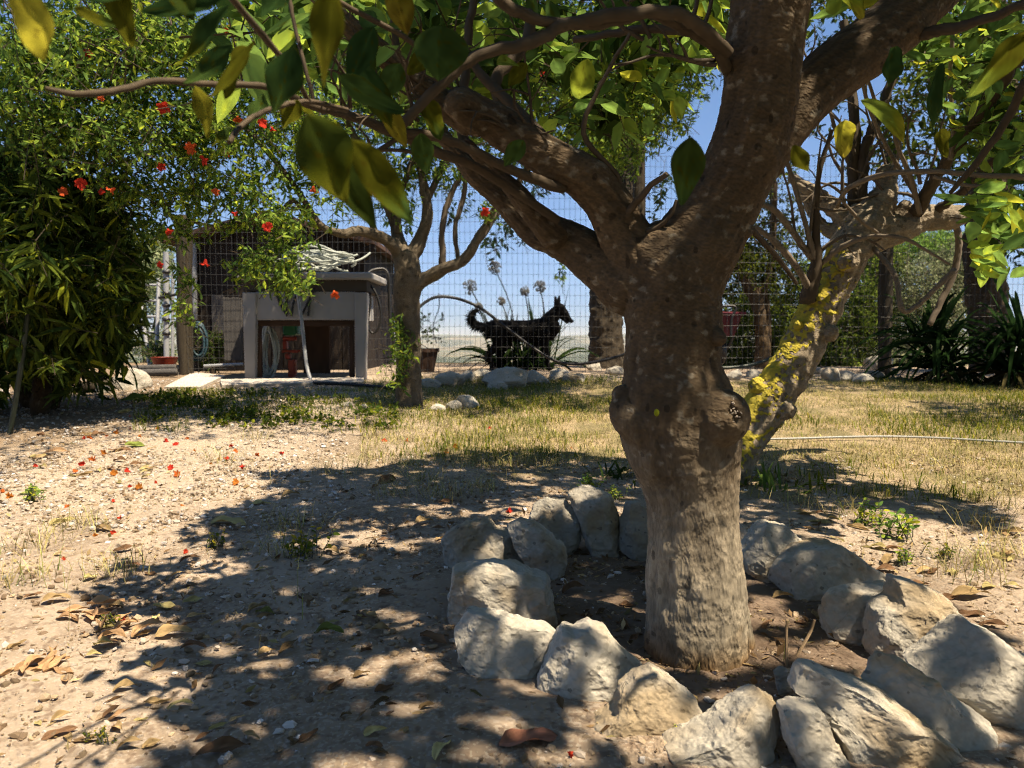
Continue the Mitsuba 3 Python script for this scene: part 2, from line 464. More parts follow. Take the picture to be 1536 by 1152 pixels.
principled('brown_board', proc(lambda p, n, uv: mix((0.04, 0.024, 0.017), (0.075, 0.045, 0.03), fbm(p.x * 50, p.y * 50, p.z * 6, 3))), 0.8, 0.2)
principled('grey_board', proc(lambda p, n, uv: mix((0.05, 0.047, 0.045), (0.10, 0.095, 0.09), fbm(p.x * 50, p.y * 50, p.z * 5, 3))), 0.8, 0.2)
principled('concrete', proc(lambda p, n, uv: mix((0.30, 0.265, 0.22), (0.42, 0.38, 0.33), fbm(p.x * 14, p.y * 14, p.z * 14, 4))), 0.9, 0.2)
principled('terracotta', (0.06, 0.035, 0.026), 0.8, 0.2)
scene['dog_fur'] = {'type': 'twosided', 'bsdf': {'type': 'principled', 'base_color': colour(0.004, 0.0038, 0.004), 'roughness': 0.8, 'specular': 0.08}}
principled('stake_green', (0.03, 0.045, 0.03), 0.5, 0.4)

# ------------------------------------------------------------------ ground, far plain and hills, haze
def grid_lines(lo, hi, step, far_lo, far_hi, growth=1.22):
    near = np.arange(lo, hi + step / 2, step)
    a, s = [hi], step
    while a[-1] < far_hi:
        s *= growth; a.append(a[-1] + s)
    b, s = [lo], step
    while b[-1] > far_lo:
        s *= growth; b.append(b[-1] - s)
    return np.concatenate([b[:0:-1], near, a[1:]])


def build_ground():
    xs, ys = grid_lines(-3.2, 3.4, 0.025, -14000, 14000), grid_lines(1.0, 6.8, 0.025, -300, 15000, 1.12)
    X, Y = np.meshgrid(xs, ys, indexing='ij')
    Z = ground_z(X, Y)
    P = np.stack([X, Y, 0 * X], -1)
    near = np.clip((8 - Y) / 2, 0, 1) * np.clip((Y + 3) / 3, 0, 1)
    Z = Z + near * (0.022 * (meshkit.fbm(P * 5, 4, 11) - 0.5) + 0.010 * (meshkit.fbm(P * 26, 2, 12) - 0.5))
    far = np.clip((Y - 5500) / 3500, 0, 1)
    hills = meshkit.fbm(np.stack([X / 3800, Y / 6000, 0 * X], -1), 4, 21)
    Z = Z + far ** 1.3 * (118 + 210 * (hills - 0.42))
    n, m = X.shape
    i, j = np.meshgrid(np.arange(n - 1), np.arange(m - 1), indexing='ij')
    q = np.stack([i * m + j, (i + 1) * m + j, (i + 1) * m + j + 1, i * m + j + 1], -1).reshape(-1, 4)
    return np.stack([X, Y, Z], -1).reshape(-1, 3), q


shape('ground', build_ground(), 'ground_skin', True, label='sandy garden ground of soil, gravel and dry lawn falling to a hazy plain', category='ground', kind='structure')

# ------------------------------------------------------------------ stones
def stone_tint(v, warm=0.0, dark=0.0, seed=0):
    k = (0.5 * meshkit.fbm(v * 22, 4, seed) + 0.5 * meshkit.fbm(v * 7, 3, seed + 8))[:, None]
    k2 = meshkit.fbm(v * 9 + 5, 3, seed + 3)[:, None]
    k3 = meshkit.fbm(v * 60 + 2, 2, seed + 6)[:, None]
    c = np.array([0.58, 0.545, 0.475]) * (1 - 0.5 * dark) * (0.72 + 0.5 * k)
    ochre = np.array([0.42, 0.31, 0.19]) * (1 - 0.3 * dark)
    m = np.clip((k2 - 0.58 + 0.2 * warm) * 6, 0, 1) * 0.75
    c = c * (1 - m) + ochre * m
    lich = np.clip((k3 * 0.5 + k * 0.5 - 0.66) * 14, 0, 1)
    c = c * (1 - 0.65 * lich) + np.array([0.10, 0.10, 0.085]) * 0.65 * lich
    return np.clip(c, 0.01, 0.9)


def outline_stone(outline, contact=None, thick=0.75, facets=9, subdivisions=5, seed=0, block=0.62, lean=0.25):
    o = np.asarray(outline, float)
    contact = o[:, 1].max() if contact is None else contact
    r = np.random.default_rng(seed)
    front = on_ground(o[:, 0].mean(), contact)
    width_px = np.ptp(o[:, 0]); half = 0.5 * thick * width_px * front[1] / FOCAL
    yc = front[1] + half * 0.75
    ring = pixel(o[:, 0], o[:, 1], yc)
    c = np.array([ring[:, 0].min() + ring[:, 0].max(), 0, ring[:, 2].min() + ring[:, 2].max()]) / 2
    ring = c + (ring - c) * 1.05
    ang, rad = np.arctan2(ring[:, 2] - c[2], ring[:, 0] - c[0]), np.hypot(ring[:, 0] - c[0], ring[:, 2] - c[2])
    k = np.argsort(ang); ang, rad = ang[k], rad[k]
    s = trimesh.creation.icosphere(subdivisions=subdivisions)
    u = np.array(s.vertices)
    phi = np.arctan2(u[:, 2], u[:, 0]); rho = np.hypot(u[:, 0], u[:, 2])
    # straight sides between the traced corners
    a2, r2 = np.concatenate([ang - 2 * np.pi, ang, ang + 2 * np.pi]), np.tile(rad, 3)
    i = np.clip(np.searchsorted(a2, phi), 1, len(a2) - 1)
    p0, p1 = np.stack([np.cos(a2[i - 1]), np.sin(a2[i - 1])], 1) * r2[i - 1, None], np.stack([np.cos(a2[i]), np.sin(a2[i])], 1) * r2[i, None]
    d = np.stack([np.cos(phi), np.sin(phi)], 1); e = p1 - p0
    cross = d[:, 0] * e[:, 1] - d[:, 1] * e[:, 0]
    R = np.where(np.abs(cross) > 1e-9, (p0[:, 0] * e[:, 1] - p0[:, 1] * e[:, 0]) / np.where(np.abs(cross) > 1e-9, cross, 1), r2[i])
    R = np.clip(R, 0.3 * r2.min(), r2.max())
    f = rho ** block
    depth = np.sign(u[:, 1]) * np.abs(u[:, 1]) ** block * half
    size = rad.mean()
    v = np.stack([c[0] + R * f * d[:, 0], yc + depth + lean * 0, c[2] + R * f * d[:, 1]], 1)
    v[:, 1] += lean * (v[:, 2] - c[2])       # the top lies back
    centre = np.array([c[0], yc, c[2]])
    w = v - centre
    for _ in range(facets):                    # broken faces
        n = unit(np.array([r.normal(0, 0.55), -abs(r.normal(1.0, 0.3)), r.normal(0.35, 0.4)]))
        reach = (w @ n).max()
        lim = reach * r.uniform(0.74, 0.93)
        over = w @ n - lim
        w -= np.where(over > 0, over * 0.95, 0)[:, None] * n
    m = trimesh.Trimesh(centre + w, s.faces, process=False)
    trimesh.smoothing.filter_taubin(m, iterations=4)
    v = np.array(m.vertices); nn = m.vertex_normals
    q = v / size
    h = 0.14 * (meshkit.fbm(q * 1.6 + seed, 3, seed) - 0.5) + 0.10 * (np.abs(meshkit.fbm(q * 4 + seed, 4, seed + 1) - 0.5) * 2 - 0.3)
    return trimesh.graph.smooth_shade(trimesh.Trimesh(v + nn * (h * size)[:, None], m.faces, process=False), angle=math.radians(32), facet_minarea=None)


STONES = [
    ('small olive stone half hidden behind the left side of the big trunk', [(930, 823), (932, 783), (942, 759), (955, 755), (975, 766), (985, 800), (980, 839), (949, 838)], None, 0.9, 0.2, .45),
    ('tallest upright rounded stone at the back of the ring', [(855, 743), (875, 732), (899, 736), (917, 746), (929, 776), (933, 793), (924, 829), (912, 835), (885, 829), (872, 793), (862, 766)], None, .8, 0, .45),
    ('squat stone with a curved light streak left of the tallest stone', [(795, 783), (802, 759), (822, 751), (849, 753), (865, 769), (872, 789), (865, 816), (850, 829), (832, 823)], 832, .8, 0.1, .35),
    ('light brown leaning stone between the squat stone and the mossy long one', [(762, 793), (782, 781), (802, 784), (829, 803), (845, 819), (849, 839), (845, 859), (829, 866), (799, 859), (772, 823)], None, .6, .5, .2),
    ('long low dark mossy stone at the left end of the back row', [(665, 809), (675, 798), (699, 788), (732, 784), (745, 796), (765, 803), (792, 829), (797, 859), (775, 862), (745, 860), (685, 858), (667, 836)], 858, .7, 0, .5),
    ('large block with a reddish upper corner above the pale wedge shaped stone', [(675, 896), (682, 856), (725, 848), (765, 849), (795, 863), (819, 869), (825, 893), (832, 929), (838, 946), (825, 950), (790, 950), (700, 950), (679, 930)], 950, .7, .1, .2),
    ('pale wedge shaped stone below the large block, mostly in sun', [(682, 948), (702, 920), (739, 925), (789, 938), (819, 941), (834, 956), (825, 981), (812, 1011), (765, 1013), (739, 1018), (712, 1008), (692, 985)], None, .6, 0, 0),
    ('white pointed stone with a brown undercut front, between the wedge and the flat boulder', [(832, 968), (845, 946), (862, 950), (885, 941), (909, 948), (935, 981), (960, 998), (952, 1018), (935, 1035), (879, 1040), (809, 1048), (809, 1018)], None, .75, .1, 0),
    ('smooth low domed stone with a shadow across its middle, in front of the trunk', [(932, 1038), (955, 1018), (979, 1011), (1005, 1021), (1035, 1045), (1046, 1062), (1020, 1090), (979, 1100), (939, 1104), (892, 1098), (888, 1085), (922, 1065)], None, .7, .2, 0),
    ('broad pale stone cut by the bottom edge, left of the narrow one', [(1000, 1120), (1074, 1088), (1117, 1058), (1144, 1047), (1164, 1058), (1174, 1078), (1167, 1101), (1147, 1125), (1150, 1165), (1080, 1175), (1005, 1160)], 1150, .8, .3, 0),
    ('narrow upright stone between the broad pale stone and the big slab', [(1176, 1068), (1197, 1061), (1231, 1065), (1241, 1085), (1247, 1108), (1275, 1146), (1270, 1170), (1200, 1170), (1180, 1110)], 1160, .9, .1, .1),
    ('big slab of speckled stone at the bottom right covered in dappled light', [(1197, 1045), (1217, 1008), (1254, 1021), (1304, 1035), (1344, 1055), (1384, 1078), (1424, 1115), (1464, 1145), (1465, 1170), (1280, 1170), (1254, 1101), (1224, 1061)], 1155, .6, .1, .1),
    ('long ridged stone lying against the upper edge of the big slab', [(1304, 1028), (1334, 993), (1357, 998), (1407, 1025), (1451, 1058), (1487, 1088), (1486, 1121), (1457, 1131), (1424, 1125), (1377, 1098), (1324, 1065)], 1120, .5, .1, 0),
    ('huge pale boulder at the right edge of the photo', [(1370, 998), (1407, 981), (1441, 955), (1461, 941), (1497, 960), (1545, 990), (1570, 1075), (1514, 1090), (1471, 1065), (1434, 1048), (1390, 1020)], 1085, .8, 0, 0),
    ('large grey peaked boulder right of the trunk', [(1307, 941), (1317, 915), (1344, 901), (1351, 875), (1374, 878), (1424, 901), (1451, 938), (1461, 958), (1434, 985), (1397, 995), (1357, 1000), (1317, 1001), (1304, 971)], None, .75, .05, .15),
    ('pale stone tucked against the left side of the grey peaked boulder', [(1237, 928), (1251, 898), (1271, 888), (1324, 883), (1346, 883), (1350, 911), (1340, 945), (1307, 962), (1271, 960), (1239, 948)], None, .8, 0, 0),
    ('long grey stone with dark pits on top, second from the trunk on the right side', [(1162, 855), (1171, 840), (1197, 821), (1251, 816), (1277, 831), (1307, 851), (1329, 868), (1324, 883), (1257, 895), (1211, 898), (1174, 888), (1161, 871)], None, .75, .3, .2),
    ('brown fronted stone touching the right side of the trunk', [(1110, 830), (1134, 798), (1151, 786), (1181, 791), (1199, 811), (1194, 823), (1167, 841), (1159, 875), (1134, 865), (1115, 851)], None, .9, .4, .2),
    ('little pale stone peeping out behind the right edge of the trunk', [(1092, 790), (1107, 782), (1120, 795), (1126, 806), (1116, 812), (1095, 812)], None, 1.0, 0, .1),
    ('thin dark slate chip standing inside the ring in front of the trunk', [(1162, 1008), (1171, 1001), (1191, 1008), (1187, 1035), (1167, 1045)], None, .35, 0, .7),
]
for i, (text, line, contact, thick, warm, dark) in enumerate(STONES):
    m = outline_stone(line, contact, thick, seed=40 + i, subdivisions=5 if np.ptp(np.array(line)[:, 0]) > 60 else 4)
    shape('ring_stone', m, 'stone_skin', True, color=stone_tint(np.array(m.vertices), warm + rng.uniform(-.1, .35), min(1, dark + rng.uniform(0, .3)), 40 + i), label=text, category='stone', group='stones set in a ring round the tree')


def loose_stone(p, size, seed, flat=0.65):
    r = np.random.default_rng(seed)
    s = trimesh.creation.icosphere(subdivisions=3)
    v = np.array(s.vertices) * np.array([r.uniform(0.8, 1.25), r.uniform(0.7, 1.0), flat * r.uniform(0.8, 1.2)])
    for _ in range(8):
        n = random_units(1)[0]; over = v @ n - (v @ n).max() * r.uniform(0.65, 0.85)
        v -= np.where(over > 0, over * 0.9, 0)[:, None] * n
    v *= (1 + 0.35 * (meshkit.fbm(v * 1.7 + seed, 3, seed) - 0.5))[:, None]
    return trimesh.Trimesh(np.asarray(p) + size * v, s.faces, process=False)


BORDER = [(640, 575, 17), (672, 570, 22), (700, 565, 18), (722, 563, 20), (760, 566, 36), (745, 578, 16), (800, 566, 24), (838, 563, 20), (862, 566, 18), (892, 550, 12), (925, 556, 14),
          (1068, 560, 16), (1104, 563, 17), (1132, 560, 15), (1160, 566, 12), (1225, 556, 12), (1250, 563, 20), (1272, 565, 16), (1296, 568, 16), (1322, 545, 22), (1312, 562, 15)]
for i, (px, py, r) in enumerate(BORDER):
    p = on_ground(px, min(py + r * 0.45, 592)); size = r * p[1] / FOCAL
    m = loose_stone(p + [0, size * 0.5, size * 0.3], size, 100 + i)
    where = 'below the black dog' if px < 880 else 'by the far dark trunk' if px < 1000 else 'near the maroon cart' if px < 1180 else 'near the right fence post'
    key = numbered('border_stone')
    v, f = np.array(m.vertices), m.faces
    scene[key] = paint(m, 'stone_skin', True, color=stone_tint(v, 0.1, 0.25, i))
    put(key, f'pale stone of the low border along the fence, {where}', 'stone', f'border stones {where}')
for px, py, r, text in [(190, 572, 30, 'large rounded yellowish stone at the foot of the left bush by the path'), (150, 585, 16, 'small mossy stone left of the rounded yellowish stone'),
                        (655, 612, 14, 'white stone just right of the foot of the thin red flowered tree'), (680, 608, 18, 'flat stone in the grass right of the thin tree'), (700, 605, 22, 'dark stone in the grass, rightmost near the thin tree'), (520, 606, 10, 'small white stone left of the thin tree in the weeds'), (545, 610, 9, 'small pale stone close to the thin tree on its left')]:
    p = on_ground(px, py + r * 0.4); size = r * p[1] / FOCAL
    m = loose_stone(p + [0, size * 0.4, size * 0.25], size, int(px))
    key = numbered('garden_stone')
    scene[key] = paint(m, 'stone_skin', True, color=stone_tint(np.array(m.vertices), 0.2, 0.15, int(px)))
    put(key, text, 'stone')

# ------------------------------------------------------------------ the near citrus tree
def bark_tint(v, grain, lumps, cross, base, light, spots, seed):
    k = np.clip(grain * 1.3 - 0.15, 0, 1)[:, None]
    c = np.asarray(base) * (0.65 + 0.7 * k) * (0.8 + 0.4 * lumps[:, None])
    s = np.clip((meshkit.fbm(v * 62, 3, seed) - 0.64) * 15, 0, 1)[:, None] * spots
    return c * (1 - s) + np.asarray(light) * s


TRUNK = [(1046, 1030, 1.50, 86), (1045, 1000, 1.50, 80), (1044, 940, 1.50, 77), (1043, 860, 1.50, 73), (1039, 780, 1.50, 69), (1032, 710, 1.50, 74), (1022, 660, 1.50, 88), (1014, 610, 1.50, 86), (1010, 560, 1.5, 73), (1010, 500, 1.5, 71), (1006, 450, 1.5, 74), (1005, 405, 1.5, 74)]
RIGHT_STEM = [(1012, 430, 1.5, 70), (1045, 370, 1.49, 64), (1075, 320, 1.48, 58), (1100, 270, 1.46, 55), (1124, 210, 1.44, 55), (1140, 150, 1.42, 55), (1149, 60, 1.40, 56), (1156, -20, 1.38, 56), (1160, -160, 1.38, 50), (1150, -330, 1.36, 42), (1140, -520, 1.36, 30)]
RIGHT_BRANCH = [(1138, 235, 1.47, 40), (1185, 170, 1.49, 42), (1235, 122, 1.51, 43), (1295, 75, 1.53, 42), (1360, 22, 1.56, 42), (1420, -45, 1.6, 40), (1500, -160, 1.66, 34), (1600, -330, 1.72, 26)]
LEFT_LIMB = [(985, 425, 1.5, 58), (945, 370, 1.5, 41), (915, 310, 1.48, 34), (880, 268, 1.46, 33), (830, 240, 1.44, 31), (778, 208, 1.42, 29), (730, 178, 1.40, 28), (692, 156, 1.38, 26)]
LEFT_LIMB_UPPER = [(700, 185, 1.39, 20), (640, 135, 1.36, 19), (585, 92, 1.34, 17), (535, 50, 1.32, 16), (490, 5, 1.30, 15), (440, -60, 1.28, 13), (380, -150, 1.25, 10)]
LOWER_LIMB = [(950, 425, 1.52, 52), (905, 398, 1.54, 38), (868, 372, 1.56, 33), (832, 355, 1.57, 30), (806, 352, 1.58, 22), (778, 325, 1.58, 19), (745, 290, 1.57, 16), (712, 262, 1.56, 14), (680, 225, 1.55, 11), (650, 180, 1.54, 9), (625, 120, 1.52, 8)]
LOWER_LIMB_TWO = [(830, 352, 1.53, 22), (800, 320, 1.5, 17), (772, 285, 1.48, 13), (735, 250, 1.47, 11), (700, 215, 1.45, 9)]
BURL = [(1005, 655, 1.5, 60), (1050, 638, 1.455, 50), (1080, 626, 1.42, 45)]
KNOB = [(985, 640, 1.47, 50), (942, 622, 1.47, 27), (938, 596, 1.48, 20)]
SPUR = [(1100, 330, 1.47, 20), (1118, 345, 1.45, 13)]
SPUR_TWO = [(1065, 500, 1.45, 16), (1078, 508, 1.43, 12)]
CUT_STUB = [(715, 178, 1.39, 28), (690, 155, 1.35, 23)]
ROOT = [(1095, 900, 1.52, 26), (1112, 960, 1.52, 22), (1120, 1010, 1.52, 18)]
main_chains = [chain(c) for c in (TRUNK, RIGHT_STEM, RIGHT_BRANCH, LEFT_LIMB, LEFT_LIMB_UPPER, LOWER_LIMB, LOWER_LIMB_TWO, BURL, KNOB, SPUR, SPUR_TWO, CUT_STUB, ROOT)]
hole = pixel(1101, 617, 1.366); scar = pixel(922, 612, 1.43)
t = skin(main_chains, 0.0048, cut=[(*hole, 0.0125), (*pixel(1106, 629, 1.369), 0.0125), (*pixel(1098, 608, 1.368), 0.010), (*scar, 0.018)], smooth=16)
t, grain, lumps, cross = bark(t, main_chains[:7], 0.0060, 6.0, 70.0, 0.0028, 1)
v = np.array(t.vertices)
col = bark_tint(v, grain, lumps, cross, (0.118, 0.085, 0.045), (0.33, 0.30, 0.235), 0.6, 4)
low = np.clip((0.47 - v[:, 2] + 0.30 * (lumps - 0.5)) / 0.30, 0, 1)[:, None] * (v[:, 0:1] > 0.1)
grey = np.array([0.38, 0.33, 0.25]) * (0.55 + 0.9 * grain[:, None])
col = col * (1 - low * 0.85) + grey * low * 0.85
foot = np.clip((0.045 + 0.12 * (lumps - 0.5) - v[:, 2]) / 0.04, 0, 1)[:, None]
col = col * (1 - foot) + np.array([0.215, 0.135, 0.078]) * (0.7 + 0.6 * grain[:, None]) * foot
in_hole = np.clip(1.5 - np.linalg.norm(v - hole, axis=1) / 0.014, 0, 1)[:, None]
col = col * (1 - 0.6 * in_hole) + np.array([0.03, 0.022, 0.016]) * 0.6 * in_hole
CITRUS = put('citrus_tree', 'nearest and largest tree, thick forked knobbly trunk standing inside the ring of stones', 'tree')
shape(CITRUS + '__trunk', t, 'bark_skin', True, color=np.clip(col, 0.01, 0.9))


def limb(owner, name, rows, tint=(0.105, 0.080, 0.048), sides=8, n=6, jag=0.12, seed=0):
    p = chain(rows, n)
    j = meshkit.fbm(p[:, :3] * 60, 2, seed)[:, None] - 0.5
    q = p[:, :3] + j * p[:, 3:4] * 0.8 * np.array([1, 0.6, -1])
    r = p[:, 3] * (1 + jag * 2 * (meshkit.noise(p[:, :3] * 120, seed + 1) - 0.5))
    v, f = tube(q, r, sides)
    g = meshkit.fbm(v * np.array([90, 90, 90]), 3, seed)[:, None]
    return shape(f'{owner}__{name}', (v, f), 'twig_skin', True, color=np.clip(np.asarray(tint) * (0.5 + g), 0.005, 0.9))


for rows in [
    [(836, 330, 1.48, 7), (725, 257, 1.36, 7), (668, 233, 1.26, 8), (595, 200, 1.16, 8), (512, 170, 1.05, 7), (470, 160, 0.98, 6), (400, 130, 0.92, 5), (317, 127, 0.85, 5), (250, 120, 0.80, 5), (187, 133, 0.76, 5), (120, 141, 0.72, 5), (67, 132, 0.7, 3)],
    [(845, 283, 1.44, 8), (772, 257, 1.36, 8), (708, 225, 1.28, 7), (655, 205, 1.2, 7), (595, 197, 1.14, 6)],
    [(590, 200, 1.12, 7), (655, 133, 1.12, 8), (712, 87, 1.12, 9), (795, 63, 1.14, 10), (845, 38, 1.16, 10), (905, 25, 1.18, 10), (1000, 18, 1.22, 10), (1050, 40, 1.28, 10), (1090, 75, 1.36, 9)],
    [(1092, 105, 1.40, 10), (1070, 70, 1.34, 8), (1030, 45, 1.3, 8), (979, 20, 1.25, 9), (900, 35, 1.2, 8), (822, 33, 1.15, 8), (779, 18, 1.12, 9), (745, -5, 1.1, 9), (700, -60, 1.06, 8)],
    [(1086, 78, 1.38, 9), (1040, 50, 1.42, 7), (960, 45, 1.45, 6), (860, 60, 1.5, 5)],
    [(900, 300, 1.46, 5), (930, 270, 1.45, 4), (875, 200, 1.42, 4), (905, 120, 1.4, 3), (945, 50, 1.38, 3)],
    [(935, 330, 1.46, 6), (965, 290, 1.42, 5), (1000, 260, 1.38, 4)],
    [(850, 250, 1.45, 9), (810, 200, 1.46, 8), (760, 150, 1.48, 8), (720, 110, 1.5, 7), (690, 60, 1.52, 6)],
    [(343, 213, 0.72, 4), (373, 180, 0.76, 4), (417, 160, 0.82, 4), (463, 153, 0.9, 4), (520, 165, 1.02, 4)],
    [(463, 153, 0.9, 4), (440, 110, 0.86, 4), (400, 60, 0.8, 5), (350, 0, 0.74, 5), (320, -40, 0.7, 5)],
    [(470, 150, 0.95, 3), (455, 90, 0.95, 3), (440, 30, 0.95, 3), (430, -30, 0.95, 3)],
    [(660, 125, 1.12, 4), (625, 70, 1.08, 4), (560, 30, 1.02, 4), (512, 5, 0.98, 4), (470, -30, 0.92, 4)],
    [(1370, 50, 1.54, 8), (1400, 48, 1.5, 9), (1450, 38, 1.45, 8), (1500, 20, 1.38, 7), (1560, -5, 1.3, 7)],
    [(1128, 345, 1.46, 5), (1165, 385, 1.5, 4), (1195, 425, 1.55, 3)],
    [(958, 350, 1.47, 4), (985, 342, 1.45, 4), (1005, 325, 1.43, 3), (1015, 300, 1.42, 2)],
    [(600, 205, 1.15, 4), (540, 240, 1.1, 3), (500, 235, 1.05, 3)],
    [(650, 180, 1.5, 7), (600, 90, 1.5, 6), (590, 20, 1.5, 5), (595, -40, 1.5, 5)],
    [(712, 262, 1.56, 9), (690, 180, 1.58, 8), (700, 100, 1.6, 7), (705, 30, 1.6, 6), (720, -40, 1.6, 5)],
    [(765, 200, 1.5, 10), (745, 120, 1.56, 9), (790, 60, 1.6, 9), (800, -20, 1.62, 8)],
]:
    limb(CITRUS, 'branch', rows, seed=int(rows[0][0]))
chips = []
for i in range(16):
    c = pixel(1102 + rng.normal(0, 5), 619 + rng.normal(0, 9), 1.372); k = trimesh.creation.box(extents=[.0045, .002, .002]); k.apply_transform(trimesh.transformations.random_rotation_matrix(rng.uniform(0, 1, 3))); chips.append((np.array(k.vertices) + c, np.array(k.faces)))
v, f = join(chips)
shape(CITRUS + '__wood_chips', (v, f), 'twig_skin', color=np.tile([.42, .36, .27], (len(v), 1)), kind='stuff', label='pale crumbs in the knot hole')
bud = pixel(985, 619, 1.37)
v, f = trimesh.creation.icosphere(subdivisions=1).vertices * np.array([.005, .004, .007]) + bud, trimesh.creation.icosphere(subdivisions=1).faces
shape(CITRUS + '__sprout', (np.array(v), f), 'leaf_skin', True, color=np.tile([0.45, 0.5, 0.05], (len(v), 1)), label='tiny yellow green sprout on the trunk bark')

GREEN_DARK, GREEN, OLIVE, YELLOW, LIME = (0.035, 0.075, 0.022), (0.075, 0.13, 0.03), (0.11, 0.115, 0.03), (0.42, 0.36, 0.04), (0.22, 0.30, 0.045)
BIG_LEAVES = [  # base, tip, width in px, depth, colour, colour of the tip, fold, bend, side turned to the camera (+ above, - below)
    ((12, -30), (104, 118), 62, .50, (0.46, 0.42, 0.04), (0.16, 0.15, 0.04), .25, .08),
    ((165, -40), (197, 70), 46, .55, OLIVE, None, .3, .05), ((112, 12), (178, 42), 22, .6, OLIVE, GREEN, .2, .1), ((335, -8), (200, 12), 40, .6, GREEN_DARK, None, .3, .1),
    ((345, 8), (250, 90), 50, .62, GREEN_DARK, OLIVE, .3, .1), ((348, 66), (276, 126), 36, .66, GREEN_DARK, GREEN, .3, .15), ((382, 62), (298, 142), 34, .68, OLIVE, None, .35, .1),
    ((372, 70), (322, 142), 40, .7, OLIVE, None, .3, .1), ((440, 70), (400, 160), 62, .72, GREEN_DARK, GREEN, .2, .1), ((292, 128), (318, 206), 32, .7, (0.24, 0.23, 0.04), None, .3, .12),
    ((345, 190), (322, 222), 20, .72, GREEN, OLIVE, .3, .1), ((500, -40), (466, 124), 62, .55, OLIVE, (0.2, 0.19, 0.04), .3, .06), ((460, 170), (528, 305), 92, .56, (0.06, 0.085, 0.02), OLIVE, .15, .08),
    ((528, 208), (620, 338), 56, .6, OLIVE, GREEN, .25, .08), ((500, 228), (556, 338), 52, .62, (0.05, 0.075, 0.02), None, .3, .08), ((508, 112), (600, 150), 40, .8, GREEN, GREEN_DARK, .3, .2),
    ((662, 38), (658, 122), 88, .85, (0.05, 0.09, 0.03), GREEN, .45, .15), ((590, -30), (609, 54), 46, .8, (0.30, 0.24, 0.03), (0.2, 0.13, 0.04), .3, .1), ((880, 88), (866, 160), 40, 1.1, (0.32, 0.38, 0.07), LIME, .3, .15),
    ((785, 210), (757, 252), 30, 1.2, GREEN, None, .3, .1), ((1038, 205), (1022, 308), 58, .85, (0.055, 0.085, 0.025), GREEN, .2, .08), ((1268, 180), (1260, 234), 40, 1.15, (0.5, 0.48, 0.07), YELLOW, .3, .1),
    ((1292, 150), (1370, 215), 30, 1.15, LIME, (0.45, 0.42, 0.06), .35, -.15), ((1190, 218), (1211, 260), 28, 1.2, OLIVE, None, .3, .1), ((1342, 70), (1337, 128), 40, 1.15, GREEN_DARK, GREEN, .3, .1),
    ((1412, 95), (1400, 198), 34, 1.1, GREEN_DARK, GREEN, .3, .1), ((1412, 192), (1418, 236), 24, 1.2, OLIVE, None, .3, .1), ((1540, 50), (1476, 138), 44, .9, OLIVE, LIME, .3, .1),
    ((560, 40), (520, 120), 46, .9, GREEN_DARK, None, .3, .1), ((575, 150), (610, 215), 34, 1.0, (0.3, 0.25, 0.04), None, .3, .1), ((630, 200), (640, 262), 36, 1.1, GREEN, None, .3, .1),
    ((545, 100), (590, 190), 44, .95, GREEN_DARK, OLIVE, .3, .1), ((640, 150), (665, 205), 36, 1.15, OLIVE, GREEN, .3, .1), ((600, 95), (575, 150), 40, 1.0, GREEN, None, .3, .1),
    ((430, -30), (395, 30), 44, .7, GREEN_DARK, None, .3, .1), ((260, -30), (290, 30), 40, .6, (0.05, 0.08, 0.02), None, .3, .1), ((220, -40), (140, 10), 44, .55, GREEN_DARK, None, .3, .1),
    ((1270, -30), (1290, 30), 42, 1.2, LIME, YELLOW, .3, .1), ((640, 85), (610, 110), 30, 1.05, OLIVE, None, .3, .1), ((745, 95), (780, 100), 16, 1.3, LIME, None, .5, -.3), ((790, 95), (760, 130), 26, 1.3, OLIVE, None, .3, .1),
    ((395, 140), (372, 190), 30, .8, GREEN, None, .3, .1), ((445, 150), (425, 190), 32, .85, OLIVE, None, .3, .1),
]
for i, (b, tp, w, y, c, c2, fold, bend) in enumerate(BIG_LEAVES):
    dy = rng.uniform(-0.25, 0.25)
    size = math.hypot(tp[0] - b[0], tp[1] - b[1]) * y / FOCAL
    p0, p1 = pixel(b[0], b[1], y + dy * size), pixel(tp[0], tp[1], y - dy * size)
    n = np.array([rng.uniform(-.5, .5), -1.0, rng.uniform(-0.2, 0.6)])
    mesh, s, cc = big_leaf(p0, p1, w * y / FOCAL, n, fold * rng.uniform(.8, 1.8), bend, curl=rng.uniform(-.25, .2), wave=rng.uniform(.04, .14), na=22, nb=8)
    shape(CITRUS + '__leaf', mesh, 'leaf_skin', True, color=leaf_colour(s, cc, c, c2, seed=i), label='large half yellow leaf in the top left corner' if i == 0 else 'yellow green leaf lit by the sun right of the fork' if i == 21 else None)

def wild_twigs(owner, starts, n, reach, tint, seed, name='twig'):
    r = np.random.default_rng(seed)
    for i in range(n):
        a = np.asarray(starts[r.integers(len(starts))], float)
        th = math.radians(r.uniform(*reach)); L = r.uniform(90, 230)
        rows, p, w = [], a[:2] + r.normal(0, 12, 2), r.uniform(2.2, 4.2)
        for k in range(6):
            rows.append((p[0], p[1], a[2] - .02 * k + r.normal(0, .004), w * (1 - .13 * k)))
            th += r.normal(0, .28); p = p + L / 5 * np.array([math.cos(th), -math.sin(th)])
        limb(owner, name, rows, tint, 5, 4, seed=seed + i)
        for k in (2, 4):
            q = np.asarray(rows[k]); t2 = th + r.choice([-1, 1]) * r.uniform(.5, 1.1); l2 = L * r.uniform(.2, .4)
            limb(owner, name, [tuple(q), (q[0] + l2 * .5 * math.cos(t2), q[1] - l2 * .5 * math.sin(t2), q[2] - .02, q[3] * .7), (q[0] + l2 * math.cos(t2 + .2), q[1] - l2 * math.sin(t2 + .2), q[2] - .03, q[3] * .4)], tint, 4, 3, seed=seed + i)


